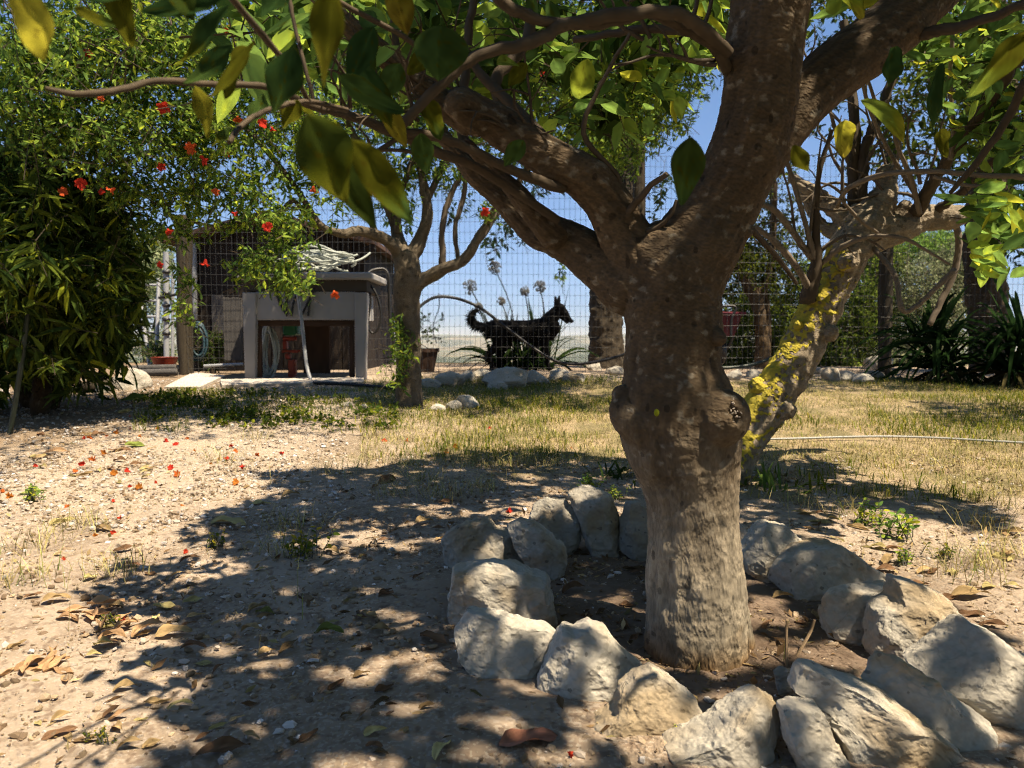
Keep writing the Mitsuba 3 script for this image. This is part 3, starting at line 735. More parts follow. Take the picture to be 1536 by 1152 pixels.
wild_twigs(CITRUS, [(800, 225, 1.42), (740, 190, 1.4), (690, 160, 1.38), (640, 140, 1.36), (600, 200, 1.16), (712, 90, 1.12), (560, 80, 1.33), (520, 170, 1.05), (720, 270, 1.56), (845, 260, 1.45)], 17, (70, 165), (0.10, 0.078, 0.05), 700)
wild_twigs(CITRUS, [(1090, 90, 1.38), (1000, 20, 1.24), (960, 45, 1.45), (1040, 50, 1.42)], 6, (60, 200), (0.11, 0.09, 0.055), 740)
# ---- shade cast by what grows over the frame: the crowns stand along the sun's direction from where the ground lies in shade
from shapely import Polygon, Point, prepare, contains_xy
SHADE = Polygon([(150, 1152), (240, 1090), (260, 1035), (330, 1020), (190, 1000), (250, 960), (240, 890), (340, 860), (340, 800), (270, 785), (400, 740), (370, 705), (560, 700), (680, 675), (830, 672), (960, 690), (1250, 690), (1290, 720),
                 (1400, 740), (1500, 760), (1536, 790), (1500, 800), (1250, 760), (1190, 790), (1250, 850), (1400, 900), (1600, 1000), (1600, 1300), (60, 1300)])
LIT = [(555, 800, 70, 40, .55), (730, 755, 50, 18, .9), (760, 965, 80, 50, .8), (880, 985, 70, 45, .75), (980, 1060, 70, 40, .6), (740, 880, 70, 30, .4), (840, 790, 90, 30, .4), (1040, 1110, 170, 45, .8), (1320, 1000, 240, 120, .42), (1120, 850, 60, 90, .4), (330, 1110, 60, 40, .3), (1150, 960, 70, 50, .4), (520, 1000, 60, 30, .35), (700, 1090, 60, 30, .4), (830, 760, 120, 20, .4)]


def shade_density(px, py):
    inside = contains_xy(SHADE, px, py).astype(float)
    for x, y, rx, ry, k in LIT:
        inside *= 1 - k * np.exp(-(((px - x) / rx) ** 2 + ((py - y) / ry) ** 2) * 1.2)
    return inside


def in_frame(p, margin=25):
    px, py, d = project(p)
    return (d > 0.05) & (px > -margin) & (px < 1536 + margin) & (py > -margin) & (py < 1152 + margin)


def sun_plane(p):
    """Coordinates across the sun's rays: points on one ray share them."""
    a = unit(np.cross(SUN, [0, 1, 0])); b = np.cross(SUN, a)
    return np.stack([np.asarray(p) @ a, np.asarray(p) @ b], -1)


from scipy.spatial import cKDTree


def shading_crown(owners, targets, gaps, radii, z0, z1, allowed, size, palette, weights, per_target=1, name='crown'):
    """Leaves that stand between the targets and the sun, at heights z0 to z1, with round gaps left open towards the points in gaps."""
    p = np.repeat(targets, per_target, 0)
    z = rng.uniform(z0, z1, len(p))
    p = p + SUN * (np.maximum(z - p[:, 2], 0.35) / SUN[2])[:, None] + rng.normal(0, .03, p.shape)
    p = p[allowed(p)]
    q = sun_plane(p)
    d, i = cKDTree(sun_plane(gaps)).query(q, k=4)
    p = p[(d > radii[i]).all(1)]
    n = len(p)
    L = size[0] * rng.uniform(.7, 1.2, n)
    ax = unit(rng.standard_normal((n, 3)) + [0, 0, -.5])
    lv = leaves(p - ax * L[:, None] / 2, ax, unit(random_units(n) * .9 + [0, 0, 1]), L, size[1] * rng.uniform(.8, 1.2, n), rng.uniform(0, .4, n))
    lc = spread(palette, n, 7, .25, weights)
    for owner, sel in owners(p):
        k = np.nonzero(np.repeat(sel, 7))[0]
        if not len(k): continue
        v = lv[0][k]; f = (LEAF_FACES[None] + (np.arange(sel.sum()) * 7)[:, None, None]).reshape(-1, 3)
        shape(f'{owner}__{name}', (v, f), 'leaf_skin', False, color=lc[k], kind='stuff', label='unseen leaves added round the camera to block sky light')
        c = p[sel][::14]; d = random_units(len(c)) * [1, 1, .6]
        parts = [tube(np.array([a - b * .16, a + rng.normal(0, .02, 3), a + b * .14]), [.004, .003, .0015], 4) for a, b in zip(c, d)]
        v, f = join(parts)
        shape(f'{owner}__twigs', (v, f), 'twig_skin', False, color=np.tile([0.10, 0.08, 0.05], (len(v), 1)), kind='stuff')


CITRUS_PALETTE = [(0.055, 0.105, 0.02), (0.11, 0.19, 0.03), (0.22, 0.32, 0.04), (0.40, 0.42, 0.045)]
LICHEN = put('lichen_tree', 'leaning tree with bright yellow lichen on its pale bark, right behind the nearest tree', 'tree')
g = np.column_stack([rng.uniform(-2.4, 4.2, 60000), rng.uniform(0.8, 5.2, 60000)])
g = np.column_stack([g, ground_z(g[:, 0], g[:, 1])])
px, py, _ = project(g)
dens = shade_density(px, py)
shaded = g[(rng.uniform(0, 1, len(g)) < dens) & (dens > 0.05)]
k = (rng.uniform(0, 1, len(g)) < 0.030 + 0.20 * (1 - dens)) & contains_xy(SHADE.buffer(40), px, py)
gaps, radii = [g[k]], [rng.uniform(.016, .046, k.sum()) * (1 + .5 * (1 - dens[k]))]
tv, tn = np.array(t.vertices), t.vertex_normals
tx, ty_, _ = project(tv)
TRUNK_LIT = [Polygon([(1066, 680), (1120, 690), (1125, 1000), (1012, 975), (1010, 900), (1050, 930), (1066, 860)]), Polygon([(1025, 595), (1060, 600), (1075, 690), (1045, 690)]), Polygon([(955, 345), (1010, 350), (1005, 385), (958, 385)]),
             Polygon([(800, 195), (850, 235), (835, 250), (790, 215)]), Polygon([(1005, 315), (1040, 305), (1035, 335), (1005, 345)]), Polygon([(1195, 115), (1215, 110), (1230, 150), (1215, 160)]), Polygon([(1290, 20), (1310, 15), (1300, 70), (1285, 75)])]
lit = np.zeros(len(tv), bool)
for poly in TRUNK_LIT:
    lit |= contains_xy(poly, tx, ty_)
facing = (tn @ SUN > 0.05) & (tv[:, 2] < 2.0)
gaps.append(tv[lit & facing][::12]); radii.append(np.full(len(gaps[-1]), .036))
gx = on_ground(90, 1080); extra = g[(~contains_xy(SHADE.buffer(15), px, py)) & (py > 560) & (px > -100) & (px < 1700)][::6]
gaps.append(extra); radii.append(np.full(len(extra), .07))
ls = rng.uniform(0, 1, 260); gaps.append(pixel(1125 + 150 * ls + rng.uniform(-30, 15, 260), 650 - 270 * ls, 2.97 + .15 * ls)); radii.append(np.full(260, .06))
GAPS, RADII = np.vstack(gaps), np.concatenate(radii)
trunk_targets = tv[facing & ~lit]; trunk_targets = trunk_targets[rng.permutation(len(trunk_targets))[:15000]]


def citrus_owners(p):
    m = p[:, 0] - 0.4 * (p[:, 1] - 1.2) < 1.5
    return ((CITRUS, m), (LICHEN, ~m))


def above_frame(p):
    return ~in_frame(p, 70)


added_over_camera = np.column_stack([rng.uniform(-1.8, 3.2, 9000), rng.uniform(-2.6, 1.2, 9000), np.zeros(9000)])  # spots for leaves added out of view over the camera, against sky fill
# unseen leaves added behind and beside the camera to hold back sky light
n = 15000
shell = np.column_stack([rng.uniform(-3.0, 4.4, n), rng.uniform(-3.2, -1.7, n), rng.uniform(.3, 3.3, n)])
side = np.column_stack([rng.uniform(3.4, 4.6, n // 2), rng.uniform(-2.4, 2.4, n // 2), rng.uniform(.6, 3.3, n // 2)])
shell = np.vstack([shell, side]); shell = shell[above_frame(shell)]
ax = unit(rng.standard_normal((len(shell), 3)) + [0, 0, -.5])
lv = leaves(shell, ax, random_units(len(shell)), .11, .055, .2)
shape(CITRUS + '__crown', lv, 'leaf_skin', color=spread(CITRUS_PALETTE, len(shell), 7, .25, [.4, .35, .2, .05]), kind='stuff', label='unseen leaves added round the camera to block sky light')
shading_crown(citrus_owners, np.vstack([shaded, shaded[::2], trunk_targets, added_over_camera]), GAPS, RADII, 1.75, 3.1, above_frame, (.09, .046), CITRUS_PALETTE, [.4, .35, .2, .05])

# ------------------------------------------------------------------ wire fence and its posts
FENCE_Y = 7.35
FENCE = put('wire_fence', 'tall welded wire mesh fence on wooden posts in front of the dog', 'fence')


def build_wires():
    x0, x1, step = -3.1, 5.6, 0.05
    parts, z1 = [], 2.33
    r = 0.0015
    for i, x in enumerate(np.arange(x0, x1, step)):
        z = np.linspace(float(base_height(FENCE_Y)) + 0.01, z1, 7)
        w = 0.012 * np.sin(z * 2.1 + x * 1.7) + 0.006 * np.sin(x * 9)
        parts.append(tube(np.column_stack([x + 0.3 * w, FENCE_Y + w, z]), r, 4, False))
    for z in np.arange(0.32, z1 + 0.01, 0.1):
        x = np.linspace(x0, x1, 60)
        zz = z + 0.008 * np.sin(x * 2.3 + z * 3) + 0.006 * np.sin(x * 0.9)
        parts.append(tube(np.column_stack([x, FENCE_Y - 0.004 + 0.012 * np.sin(zz * 2.1 + x * 1.7), zz]), r * 1.05, 4, False))
    return join(parts)


shape(FENCE + '__wire_mesh', build_wires(), 'galvanised_wire', kind='stuff')


def post(px, top, width, y=FENCE_Y):
    x = pixel(px, 500, y)[0]; w = width * y / FOCAL / 2
    z = np.linspace(float(ground_z(x, y)) - 0.1, top, 14)
    p = np.column_stack([x + 0.008 * np.sin(z * 3 + px), 0 * z + y + 0.0 + w + 0.012, z])
    v, f = tube(p, w * (1 + 0.06 * np.sin(z * 7 + px)), 12)
    v = v + 0.010 * (meshkit.fbm(v * np.array([60, 60, 6]), 2, 3)[:, None] - 0.5)
    return v, f


for px, top, w in ((273, 1.78, 23), (957, 2.45, 20), (1333, 2.42, 20)):
    shape(FENCE + '__post', post(px, top, w), 'post_wood', True, label='weathered wooden post left of the table' if px < 300 else 'dark wooden post seen through the fork' if px < 1000 else 'dark wooden post right of the lichen trunk')

# ------------------------------------------------------------------ hoses and cables
def hose(key, rows, width, material, label, category='hose', owner=None, sides=8, n=8, **tags):
    a = np.asarray(rows, float)
    p = smooth_path(pixel(a[:, 0], a[:, 1], a[:, 2]), n)
    return shape((owner + '__' if owner else '') + key, tube(p, width / 2, sides), material, True, label=label, category=None if owner else category, **tags)


# ------------------------------------------------------------------ table with its hoses
TABLE_Y = 6.73
TABLE = put('utility_table', 'light grey plastic utility table with an open front and hoses heaped on top', 'table')


def px_box(x0, x1, y0, y1, d0, d1, bevel=0.006):
    """A box whose front face, at depth d0, fills this rectangle of the photograph."""
    a, b = pixel(x0, y1, d0), pixel(x1, y0, d0)
    return box(a[0], b[0], d0, d1, a[2], b[2], bevel)


ty = TABLE_Y
a, b = pixel(354, 413, ty), pixel(557, 406, ty)
top = px_box(354, 557, 408, 419, ty - 0.05, ty + 0.78, 0.012)
shape(TABLE + '__tabletop', top, 'table_plastic', 30)
shape(TABLE + '__rim', px_box(364, 550, 419.5, 437, ty + 0.03, ty + 0.72, 0.004), 'table_frame_dark')
shape(TABLE + '__apron', px_box(384, 533, 437.5, 480, ty + 0.015, ty + 0.05), 'table_plastic', 30)


def leg(x0, x1, x2, x3, y0, y1, d0, d1):
    p = [pixel(x0, y0, d0), pixel(x1, y0, d0), pixel(x2, y1, d0), pixel(x3, y1, d0)]
    pts = np.array(p + [q + [0, d1 - d0, 0] for q in p])
    h = m3.Manifold.hull_points(pts - np.array([0, 0, 0]))
    h = m3.Manifold.batch_hull([m3.Manifold.sphere(0.008, 8).translate([float(c) for c in q]) for q in pts])
    mm = h.to_mesh()
    return np.array(mm.vert_properties[:, :3]), np.array(mm.tri_verts)


shape(TABLE + '__leg', leg(365, 383, 381, 369, 440, 571, ty, ty + 0.10), 'table_plastic', 40)
shape(TABLE + '__leg', leg(533, 549, 546, 535, 440, 570, ty, ty + 0.10), 'table_plastic', 40)
shape(TABLE + '__leg', leg(372, 386, 384, 374, 440, 566, ty + 0.62, ty + 0.72), 'table_plastic', 40)
shape(TABLE + '__leg', leg(523, 538, 536, 525, 440, 566, ty + 0.62, ty + 0.72), 'table_plastic', 40)
shape(TABLE + '__inner_frame', join([px_box(384, 530, 480.5, 489, ty + 0.06, ty + 0.12), px_box(384, 390, 489, 566, ty + 0.06, ty + 0.12), px_box(524, 530, 489, 566, ty + 0.06, ty + 0.12)]), 'brown_board')
shape(TABLE + '__side_panel', px_box(376, 380, 440, 480, ty + 0.11, ty + 0.6, 0.002), 'table_plastic')
shape(TABLE + '__side_panel', px_box(541, 545, 440, 480, ty + 0.11, ty + 0.6, 0.002), 'table_plastic')
# under the table
shape('storage_board', px_box(455, 494, 484, 560, ty + 0.45, ty + 0.48), 'brown_board', label='brown board standing upright in the dark space under the table', category='board')
shape('green_crate', join([px_box(424, 442, 486, 503, ty + 0.3, ty + 0.55, 0.01), px_box(422, 444, 484, 488, ty + 0.29, ty + 0.56, 0.006)]), 'green_plastic', 30, label='green plastic crate under the table above the red tool', category='crate')
v = join([px_box(424, 442, 505, 511, ty + .28, ty + .36, 0.006), px_box(424, 430, 511, 524, ty + .28, ty + .34, 0.006), px_box(427, 434, 530, 539, ty + .26, ty + .33, 0.01), px_box(432, 440, 540, 566, ty + .28, ty + .4, 0.004), px_box(422, 446, 525, 529, ty + .3, ty + .4, .004)])
shape('garden_tool', v, 'red_plastic', 30, label='red orange garden tool stored under the table', category='tool')
coil = []
for k in range(9):
    th = np.linspace(0, 2 * np.pi, 40); rr = rng.uniform(0.8, 1.1)
    cx, cz = 404 + rng.uniform(-4, 4), 530 + rng.uniform(-3, 3)
    q = pixel(cx + 9 * rr * np.cos(th) + 3 * np.sin(2 * th + k), cz + 37 * rr * np.sin(th), ty + 0.25 + 0.012 * k)
    coil.append(tube(q, 0.009, 6, False))
shape('hose_coil', join(coil), 'pale_hose', True, label='pale green coiled hose hanging under the left side of the table', category='hose')
heap = []
for k in range(13):
    th = np.linspace(rng.uniform(0, 2), rng.uniform(5, 7.5), 46); c = pixel(484 + rng.uniform(-22, 22), 402, ty + 0.3 + rng.uniform(-.1, .2))
    q = np.column_stack([c[0] + rng.uniform(0.18, 0.32) * np.cos(th), c[1] + rng.uniform(0.12, 0.22) * np.sin(th), c[2] + 0.02 + 0.010 * k + 0.035 * np.sin(th * 2 + k) + 0.02 * np.cos(th * 3)])
    heap.append(tube(q, 0.010, 6))
shape('hose_heap', join(heap), 'pale_hose', True, label='tangled heap of pale green hoses on top of the table', category='hose')
hose('ring_hose', [(431, 425, ty - .09), (436, 433, ty - .09), (448, 436, ty - .1), (459, 431, ty - .1), (462, 420, ty - .09), (456, 411, ty - .08), (444, 409, ty - .08), (434, 415, ty - .09), (431, 425, ty - .09)], 0.022, 'white_hose', 'cream ring of hose hanging over the front edge of the table')
hose('hanging_hose', [(424, 382, ty - 0.02), (433, 398, ty - .08), (440, 415, ty - .1), (447, 445, ty - .09), (453, 485, ty - .1), (457, 525, ty - .13), (461, 553, ty - .17), (468, 576, ty - .24)], 0.030, 'grey_hose', 'single grey hose hanging down over the table front to the slab')
for i, rows in enumerate([[(411, 430), (420, 455), (431, 474)], [(429, 425), (430, 452), (430, 473)], [(448, 432), (440, 455), (437, 474)], [(472, 432), (461, 455), (452, 474)], [(466, 434), (464, 455), (462, 474)]]):
    hose('strap', [(x, y, ty - 0.004) for x, y in rows], 0.02, 'black_plastic', None, owner='table_straps')
put('table_straps', 'dark straps hanging in a V across the front panel of the table', 'straps')
hose('black_cable', [(552, 410, 7.0), (560, 405, 7.05), (576, 404, 7.1), (583, 416, 7.1), (584, 450, 7.1), (586, 485, 7.1), (592, 520, 7.1)], 0.03, 'black_plastic', 'bent black pipe arching beside the right end of the table', 'pipe')
hose('looped_cable', [(553, 425, 6.95), (564, 440, 6.95), (571, 465, 6.95), (569, 488, 6.95), (560, 500, 6.95), (552, 487, 6.95), (556, 450, 6.95), (551, 424, 6.95)], 0.02, 'black_plastic', 'black cable loop hanging beside the right leg of the table', 'cable')
hose('arched_hose', [(600, 500, 7.0), (618, 472, 7.05), (640, 452, 7.1), (660, 445, 7.12), (690, 449, 7.15), (722, 463, 7.15), (760, 492, 7.15), (800, 522, 7.15), (838, 543, 7.1), (880, 545, 7.05), (930, 534, 7.0), (960, 520, 7.0)], 0.028, 'black_plastic', 'long dark irrigation hose arching across the fence in front of the dog')
hose('thin_wire', [(658, 440, 7.2), (659, 460, 7.2), (652, 480, 7.2), (650, 498, 7.2), (655, 515, 7.2)], 0.008, 'black_plastic', 'thin dark wire dangling from the arched hose', 'wire')
hose('border_hose', [(1050, 552, 6.9), (1100, 551, 6.9), (1135, 545, 6.95), (1170, 532, 7.0), (1200, 520, 7.1)], 0.03, 'stake_green', 'green hose lying along the border stones behind the lichen trunk')
p = np.array([on_ground(x, y) for x, y in [(1150, 664), (1200, 663), (1260, 661), (1330, 660), (1400, 662), (1470, 666), (1560, 671)]]) + [0, 0, .018]
shape('lawn_hose', tube(smooth_path(p, 8), 0.0055, 8), 'white_hose', True, label='thin white hose lying across the dry lawn on the right', category='hose')
p = np.array([on_ground(x, y) for x, y in [(470, 578), (520, 580), (580, 585), (600, 588)]]) + [0, 0, .02]
shape('ground_pipe', tube(smooth_path(p, 8), 0.014, 8), 'black_plastic', True, label='black pipe lying on the ground between the table and the thin tree', category='pipe')


def slab(key, corners, height, label):
    p = np.array([on_ground(x, y) for x, y in corners])
    pts = np.vstack([p - [0, 0, .1], p + [0, 0, height]])
    mm = m3.Manifold.hull_points(pts).refine_to_length(0.06).to_mesh()
    v = np.array(mm.vert_properties[:, :3]); v = v + 0.006 * (meshkit.fbm(v * 30, 2, 5)[:, None] - 0.5)
    return shape(key, (v, np.array(mm.tri_verts)), 'concrete', label=label, category='slab')


slab('concrete_slab', [(330, 573), (333, 582), (545, 577), (546, 570)], 0.025, 'narrow concrete slab under the front feet of the table')
slab('path_slab', [(246, 584), (300, 584), (338, 566), (290, 561)], 0.02, 'flat pale slab of the path left of the table')

# ------------------------------------------------------------------ shed behind the fence
SHED = put('shed', 'low dark wooden shed with a sloping rust brown roof behind the table', 'shed')
SY = 8.6
x0, x1 = pixel(282, 500, SY)[0], pixel(548, 500, SY)[0]
n_planks = 15
gs = float(ground_z(-2, SY))
for i in range(n_planks):
    a, b = x0 + (x1 - x0) * i / n_planks, x0 + (x1 - x0) * (i + 1) / n_planks
    k = (a + b - 2 * x0) / (x1 - x0) / 2
    zt = float(pixel(400, 352 - 22 * min(1, k * 2.3) + 26 * max(0, k - 0.43) / 0.57, SY)[2])
    shape(SHED + '__plank', box(a + 0.004, b - 0.004, SY + 0.004 * (i % 3), SY + 0.03, gs - 0.05, zt, 0.003), 'dark_wood')
shape(SHED + '__wall', box(x0 + .01, x1 - .01, SY + 0.035, SY + 2.2, gs - 0.1, float(pixel(400, 352, SY)[2]), 0), 'dark_wood')


def roof_piece(pxa, pya, pxb, pyb):
    a, b = pixel(pxa, pya, SY - 0.25), pixel(pxb, pyb, SY - 0.25)
    pts = []
    for q in (a, b):
        for dy in (0, 2.7):
            for dz in (0, 0.05):
                pts.append(q + [0, dy, dz])
    mm = m3.Manifold.hull_points(np.array(pts)).to_mesh()
    return np.array(mm.vert_properties[:, :3]), np.array(mm.tri_verts)


shape(SHED + '__roof', roof_piece(240, 364, 398, 322), 'roof_skin')
shape(SHED + '__roof', roof_piece(400, 322, 562, 366), 'roof_skin')
shape(SHED + '__brace', join([tube(smooth_path([pixel(530, 395, SY - .1), pixel(550, 386, SY - .15), pixel(562, 372, SY - .2)], 4), 0.03, 6), tube(smooth_path([pixel(532, 382, SY - .1), pixel(560, 368, SY - .2)], 4), 0.025, 6)]), 'dark_wood')
shape(SHED + '__drainpipe', tube(smooth_path([pixel(291, 365, SY - .1), pixel(292, 480, SY - .1)], 3), 0.03, 8), 'grey_hose', True)
shape(SHED + '__light_board', px_box(318, 336, 443, 500, SY - 0.03, SY - 0.005, 0.002), 'grey_board', label='pale weathered board on the dark wall')
PANEL = put('board_panel', 'grey upright board panel standing just left of the table', 'panel')
for i in range(4):
    xa = 336 + 6.6 * i
    shape(PANEL + '__board', px_box(xa + .3, xa + 6.3, 446 + (i % 2), 541, 7.55, 7.58, 0.003), 'grey_board')

# what stands left of the shed
LADDER = put('ladder', 'light aluminium ladder leaning upright left of the wooden post', 'ladder')
for xa, xb in ((206, 226), (238, 234)):
    shape(LADDER + '__rail', tube(np.array([pixel(xa, 418, 9.2), pixel(xb, 560, 8.9)]), 0.022, 6), 'aluminium', True)
for i in range(6):
    k = (i + 0.4) / 6; y = 418 + 142 * k
    shape(LADDER + '__rung', tube(np.array([pixel(206 + 20 * k, y, 9.2 - .3 * k), pixel(238 - 4 * k, y, 9.2 - .3 * k)]), 0.016, 6), 'aluminium', True)
POLE = put('metal_pole', 'grey metal pole with dark clamps just left of the wooden post', 'pole')
shape(POLE + '__shaft', tube(np.array([pixel(249, 378, 8.4), pixel(250, 545, 8.4)]), 0.03, 10), 'aluminium', True)
shape(POLE + '__side_shaft', tube(np.array([pixel(259, 410, 8.4), pixel(259, 545, 8.4)]), 0.018, 8), 'aluminium', True)
for y in (408, 440, 458, 479, 500):
    shape(POLE + '__clamp', tube(np.array([pixel(249.3, y - 2, 8.39), pixel(249.3, y + 2.5, 8.39)]), 0.042, 10), 'black_plastic', True)
shape(POLE + '__cross_bar', tube(np.array([pixel(238, 447, 8.34), pixel(268, 441, 8.34)]), 0.016, 6), 'black_plastic', True)
coil = []
for k in range(12):
    th = np.linspace(0, 2 * np.pi, 40); rr = rng.uniform(0.75, 1.05)
    q = pixel(296 + rng.uniform(-3, 3) + 13 * rr * np.cos(th) + 2 * np.sin(th + k), 512 + 28 * rr * np.sin(th), 7.5 + 0.011 * k)
    coil.append(tube(q, 0.010, 6, False))
shape('blue_hose_coil', join(coil), 'blue_hose', True, label='dark blue hose coiled against the wooden post left of the table', category='hose')
g = pixel(247, 538, 8.0)
shape('red_tub', trimesh.creation.revolve(np.array([[0.0, 0], [.10, 0], [.135, .09], [.14, .095], [.125, .095], [.09, .012], [0, .012]]), sections=20).apply_translation([g[0], g[1], float(ground_z(g[0], 8.0)) + .07]), 'red_plastic', 30, label='flat red tub on the ground left of the wooden post', category='tub')
shape('low_rail', join([tube(np.array([pixel(196, 553, 7.2), pixel(264, 551, 7.2)]), 0.03, 8), tube(np.array([pixel(196, 560, 7.1), pixel(266, 558, 7.1)]), 0.035, 8)]), 'grey_board', True, label='two grey timber rails lying at the foot of the wooden post', category='rail')
shape('metal_pipe', tube(np.array([pixel(306, 549, 7.2), pixel(365, 546, 7.2)]), 0.014, 8), 'aluminium', True, label='shiny pipe on the ground between the wooden post and the table', category='pipe')
for px, r, text in [(205, 12, 'left of two grey rocks behind the timber rails'), (238, 15, 'right of two grey rocks behind the timber rails')]:
    p = pixel(px, 545, 7.6); size = r * 7.6 / FOCAL
    m = loose_stone([p[0], 7.6, float(ground_z(p[0], 7.6)) + size * .3], size, int(px), 0.55)
    key = numbered('garden_stone'); scene[key] = paint(m, 'stone_skin', True, color=stone_tint(np.array(m.vertices), 0, .3, int(px))); put(key, text, 'stone')
p = np.array([on_ground(128, 590), on_ground(170, 582)])
shape('timber_edging', join([tube(smooth_path(p + [0, 0, .04], 3), 0.05, 8)]), 'post_wood', True, label='old log edging at the foot of the left bush beside the yellowish stone', category='log')
shape('plant_stake', tube(smooth_path([pixel(45, 440, 4.0), pixel(30, 560, 4.0), pixel(8, 690, 4.0)], 4), 0.014, 8), 'stake_green', True, label='thin green stake standing at the far left in front of the bush', category='stake')

# ------------------------------------------------------------------ cart
CART = put('garden_cart', 'maroon garden cart with a black wheel behind the fence, beside the big trunk', 'cart')
CY = 8.4
tub = [pixel(x, y, CY) for x, y in ((1050, 470), (1114, 470), (1104, 504), (1056, 506))]
pts = []
for q, ins in zip(tub, (0, 0, .06, .06)):
    pts += [q + [0, ins, 0], q + [0, .75 - ins, 0]]
outer = m3.Manifold.hull_points(np.array(pts))
inner = outer.scale([0.93, 0.93, 0.93]); c = (np.array(pts)).mean(0)
inner = m3.Manifold.hull_points((np.array(pts) - c) * [.92, .92, .98] + c + [0, 0, .03])
mm = (outer - inner).to_mesh()
shape(CART + '__tub', (np.array(mm.vert_properties[:, :3]), np.array(mm.tri_verts)), 'maroon_plastic')
shape(CART + '__rim', tube(np.array([tub[0] + [0, -.01, 0], tub[1] + [.02, -.01, 0], tub[1] + [.02, .76, 0], tub[0] + [0, .76, 0], tub[0] + [0, -.01, 0]]), 0.018, 8), 'maroon_plastic', True)
hub = pixel(1090, 528, CY)
for k, dx in enumerate((0, -0.34)):
    ring = trimesh.creation.torus(0.105, 0.045, major_sections=28, minor_sections=12)
    ring.apply_transform(trimesh.transformations.rotation_matrix(math.pi / 2, [0, 1, 0])); ring.apply_translation(hub + [dx, .25, 0])
    w = shape(CART + '__wheel', ring, 'black_plastic', True)
    disc = trimesh.creation.cylinder(0.07, 0.03, sections=20); disc.apply_transform(trimesh.transformations.rotation_matrix(math.pi / 2, [0, 1, 0])); disc.apply_translation(hub + [dx, .25, 0])
    shape(w + '__rim', disc, 'maroon_plastic', 30)
shape(CART + '__axle', tube(np.array([hub + [-.34, .25, 0], hub + [0, .25, 0]]), 0.015, 8), 'black_plastic', True)
shape(CART + '__chassis', join([tube(np.array([pixel(1060, 505, CY + .1), pixel(1088, 524, CY + .2)]), .02, 6), tube(np.array([pixel(1100, 505, CY + .1), pixel(1090, 524, CY + .2)]), .02, 6), tube(np.array([pixel(1055, 507, CY), pixel(1052, 548, CY)]), .025, 6)]), 'black_plastic', True)
shape(CART + '__handle', tube(smooth_path([pixel(1096, 505, CY - .06), pixel(1097, 480, CY - .06), pixel(1104, 463, CY - .06), pixel(1098, 459, CY - .06), pixel(1083, 460, CY - .06)], 5), .014, 8), 'black_plastic', True)

# ------------------------------------------------------------------ the dog
DY = 7.85
def dog_node(px, py, r, dy=0.0):
    p = pixel(px, py, DY); return (p[0], DY + dy, p[2], r * DY / FOCAL)


def dog_body():
    body = [[dog_node(743, 494, 15), dog_node(765, 496, 15.5), dog_node(790, 497, 16.5), dog_node(812, 495, 18), dog_node(826, 490, 14), ],
            [dog_node(818, 488, 13), dog_node(828, 476, 11), dog_node(837, 466, 9), dog_node(840, 464, 9)],          # neck
            [dog_node(838, 465, 9.2), dog_node(846, 469, 6.5), dog_node(852, 477, 4), dog_node(857, 482, 2.8)],        # head, muzzle
            [dog_node(843, 474, 5), dog_node(851, 483, 2.5)],                                                      # jaw
            [dog_node(830, 492, 11), dog_node(826, 503, 8)],                                                        # chest
            [dog_node(741, 491, 10), dog_node(727, 490, 5.5), dog_node(715, 487, 5), dog_node(708, 479, 4.8), dog_node(709, 470, 4), dog_node(715, 465, 2.5)]]
    for s in (-1, 1):
        o = s * 0.075
        body.append([dog_node(836, 461, 4.6, o * .55), dog_node(836 + 2.5 * s * -1, 445.5, 1.5, o * .6)])                                   # ears
        fx = 817 if s < 0 else 803
        body.append([dog_node(815, 500, 10, o), dog_node(fx, 520, 5.2, o), dog_node(fx + (3 if s < 0 else -2), 536, 3.6, o), dog_node(fx + (5 if s < 0 else -4), 550, 3, o), dog_node(fx + (9 if s < 0 else 0), 554, 3, o)])
        hx = 744 if s < 0 else 757
        body.append([dog_node(748, 497, 12, o), dog_node(hx + 4, 515, 8, o), dog_node(hx - 10, 532, 4, o), dog_node(hx - 5, 546, 3, o), dog_node(hx - 4, 552, 3, o), dog_node(hx + 2, 554, 2.6, o)])
    bones = []
    for ch in body:
        for a, b in zip(ch[:-1], ch[1:]):
            bones.append(m3.Manifold.batch_hull([m3.Manifold.sphere(float(q[3]), 16).translate([float(c) for c in q[:3]]) for q in (a, b)]))
    mm = m3.Manifold.batch_boolean(bones, m3.OpType.Add).refine_to_length(0.014).to_mesh()
    t = trimesh.Trimesh(np.array(mm.vert_properties[:, :3], float), np.array(mm.tri_verts), process=True)
    trimesh.smoothing.filter_taubin(t, lamb=0.5, nu=0.51, iterations=6)
    return t


dog = dog_body()
DOG = put('dog', 'black pointy eared dog standing side on behind the fence, bushy tail curled up', 'dog')
shape(DOG + '__body', dog, 'dog_fur', True)


def fur(t, n):
    pts, fi = trimesh.sample.sample_surface(t, n, seed=5)
    px, py, _ = project(pts); nn = t.face_normals[fi]
    tail = px < 735
    head = (px > 829) & (py < 488)
    feet = py > 520
    L = np.where(tail, rng.uniform(.03, .075, n), np.where(head, .008, np.where(feet, .012, rng.uniform(.012, .024, n))))
    flow = np.where(tail[:, None], [-0.5, 0, -0.5], [-0.75, 0, -0.55])
    d = unit(nn * 0.5 + flow + 0.25 * rng.standard_normal((n, 3)))
    side = unit(np.cross(d, nn)) * (0.003 + .08 * L)[:, None]
    v = np.stack([pts - nn * .004 + side, pts - nn * .004 - side, pts + d * L[:, None]], 1)
    return v.reshape(-1, 3), np.arange(3 * n).reshape(-1, 3)


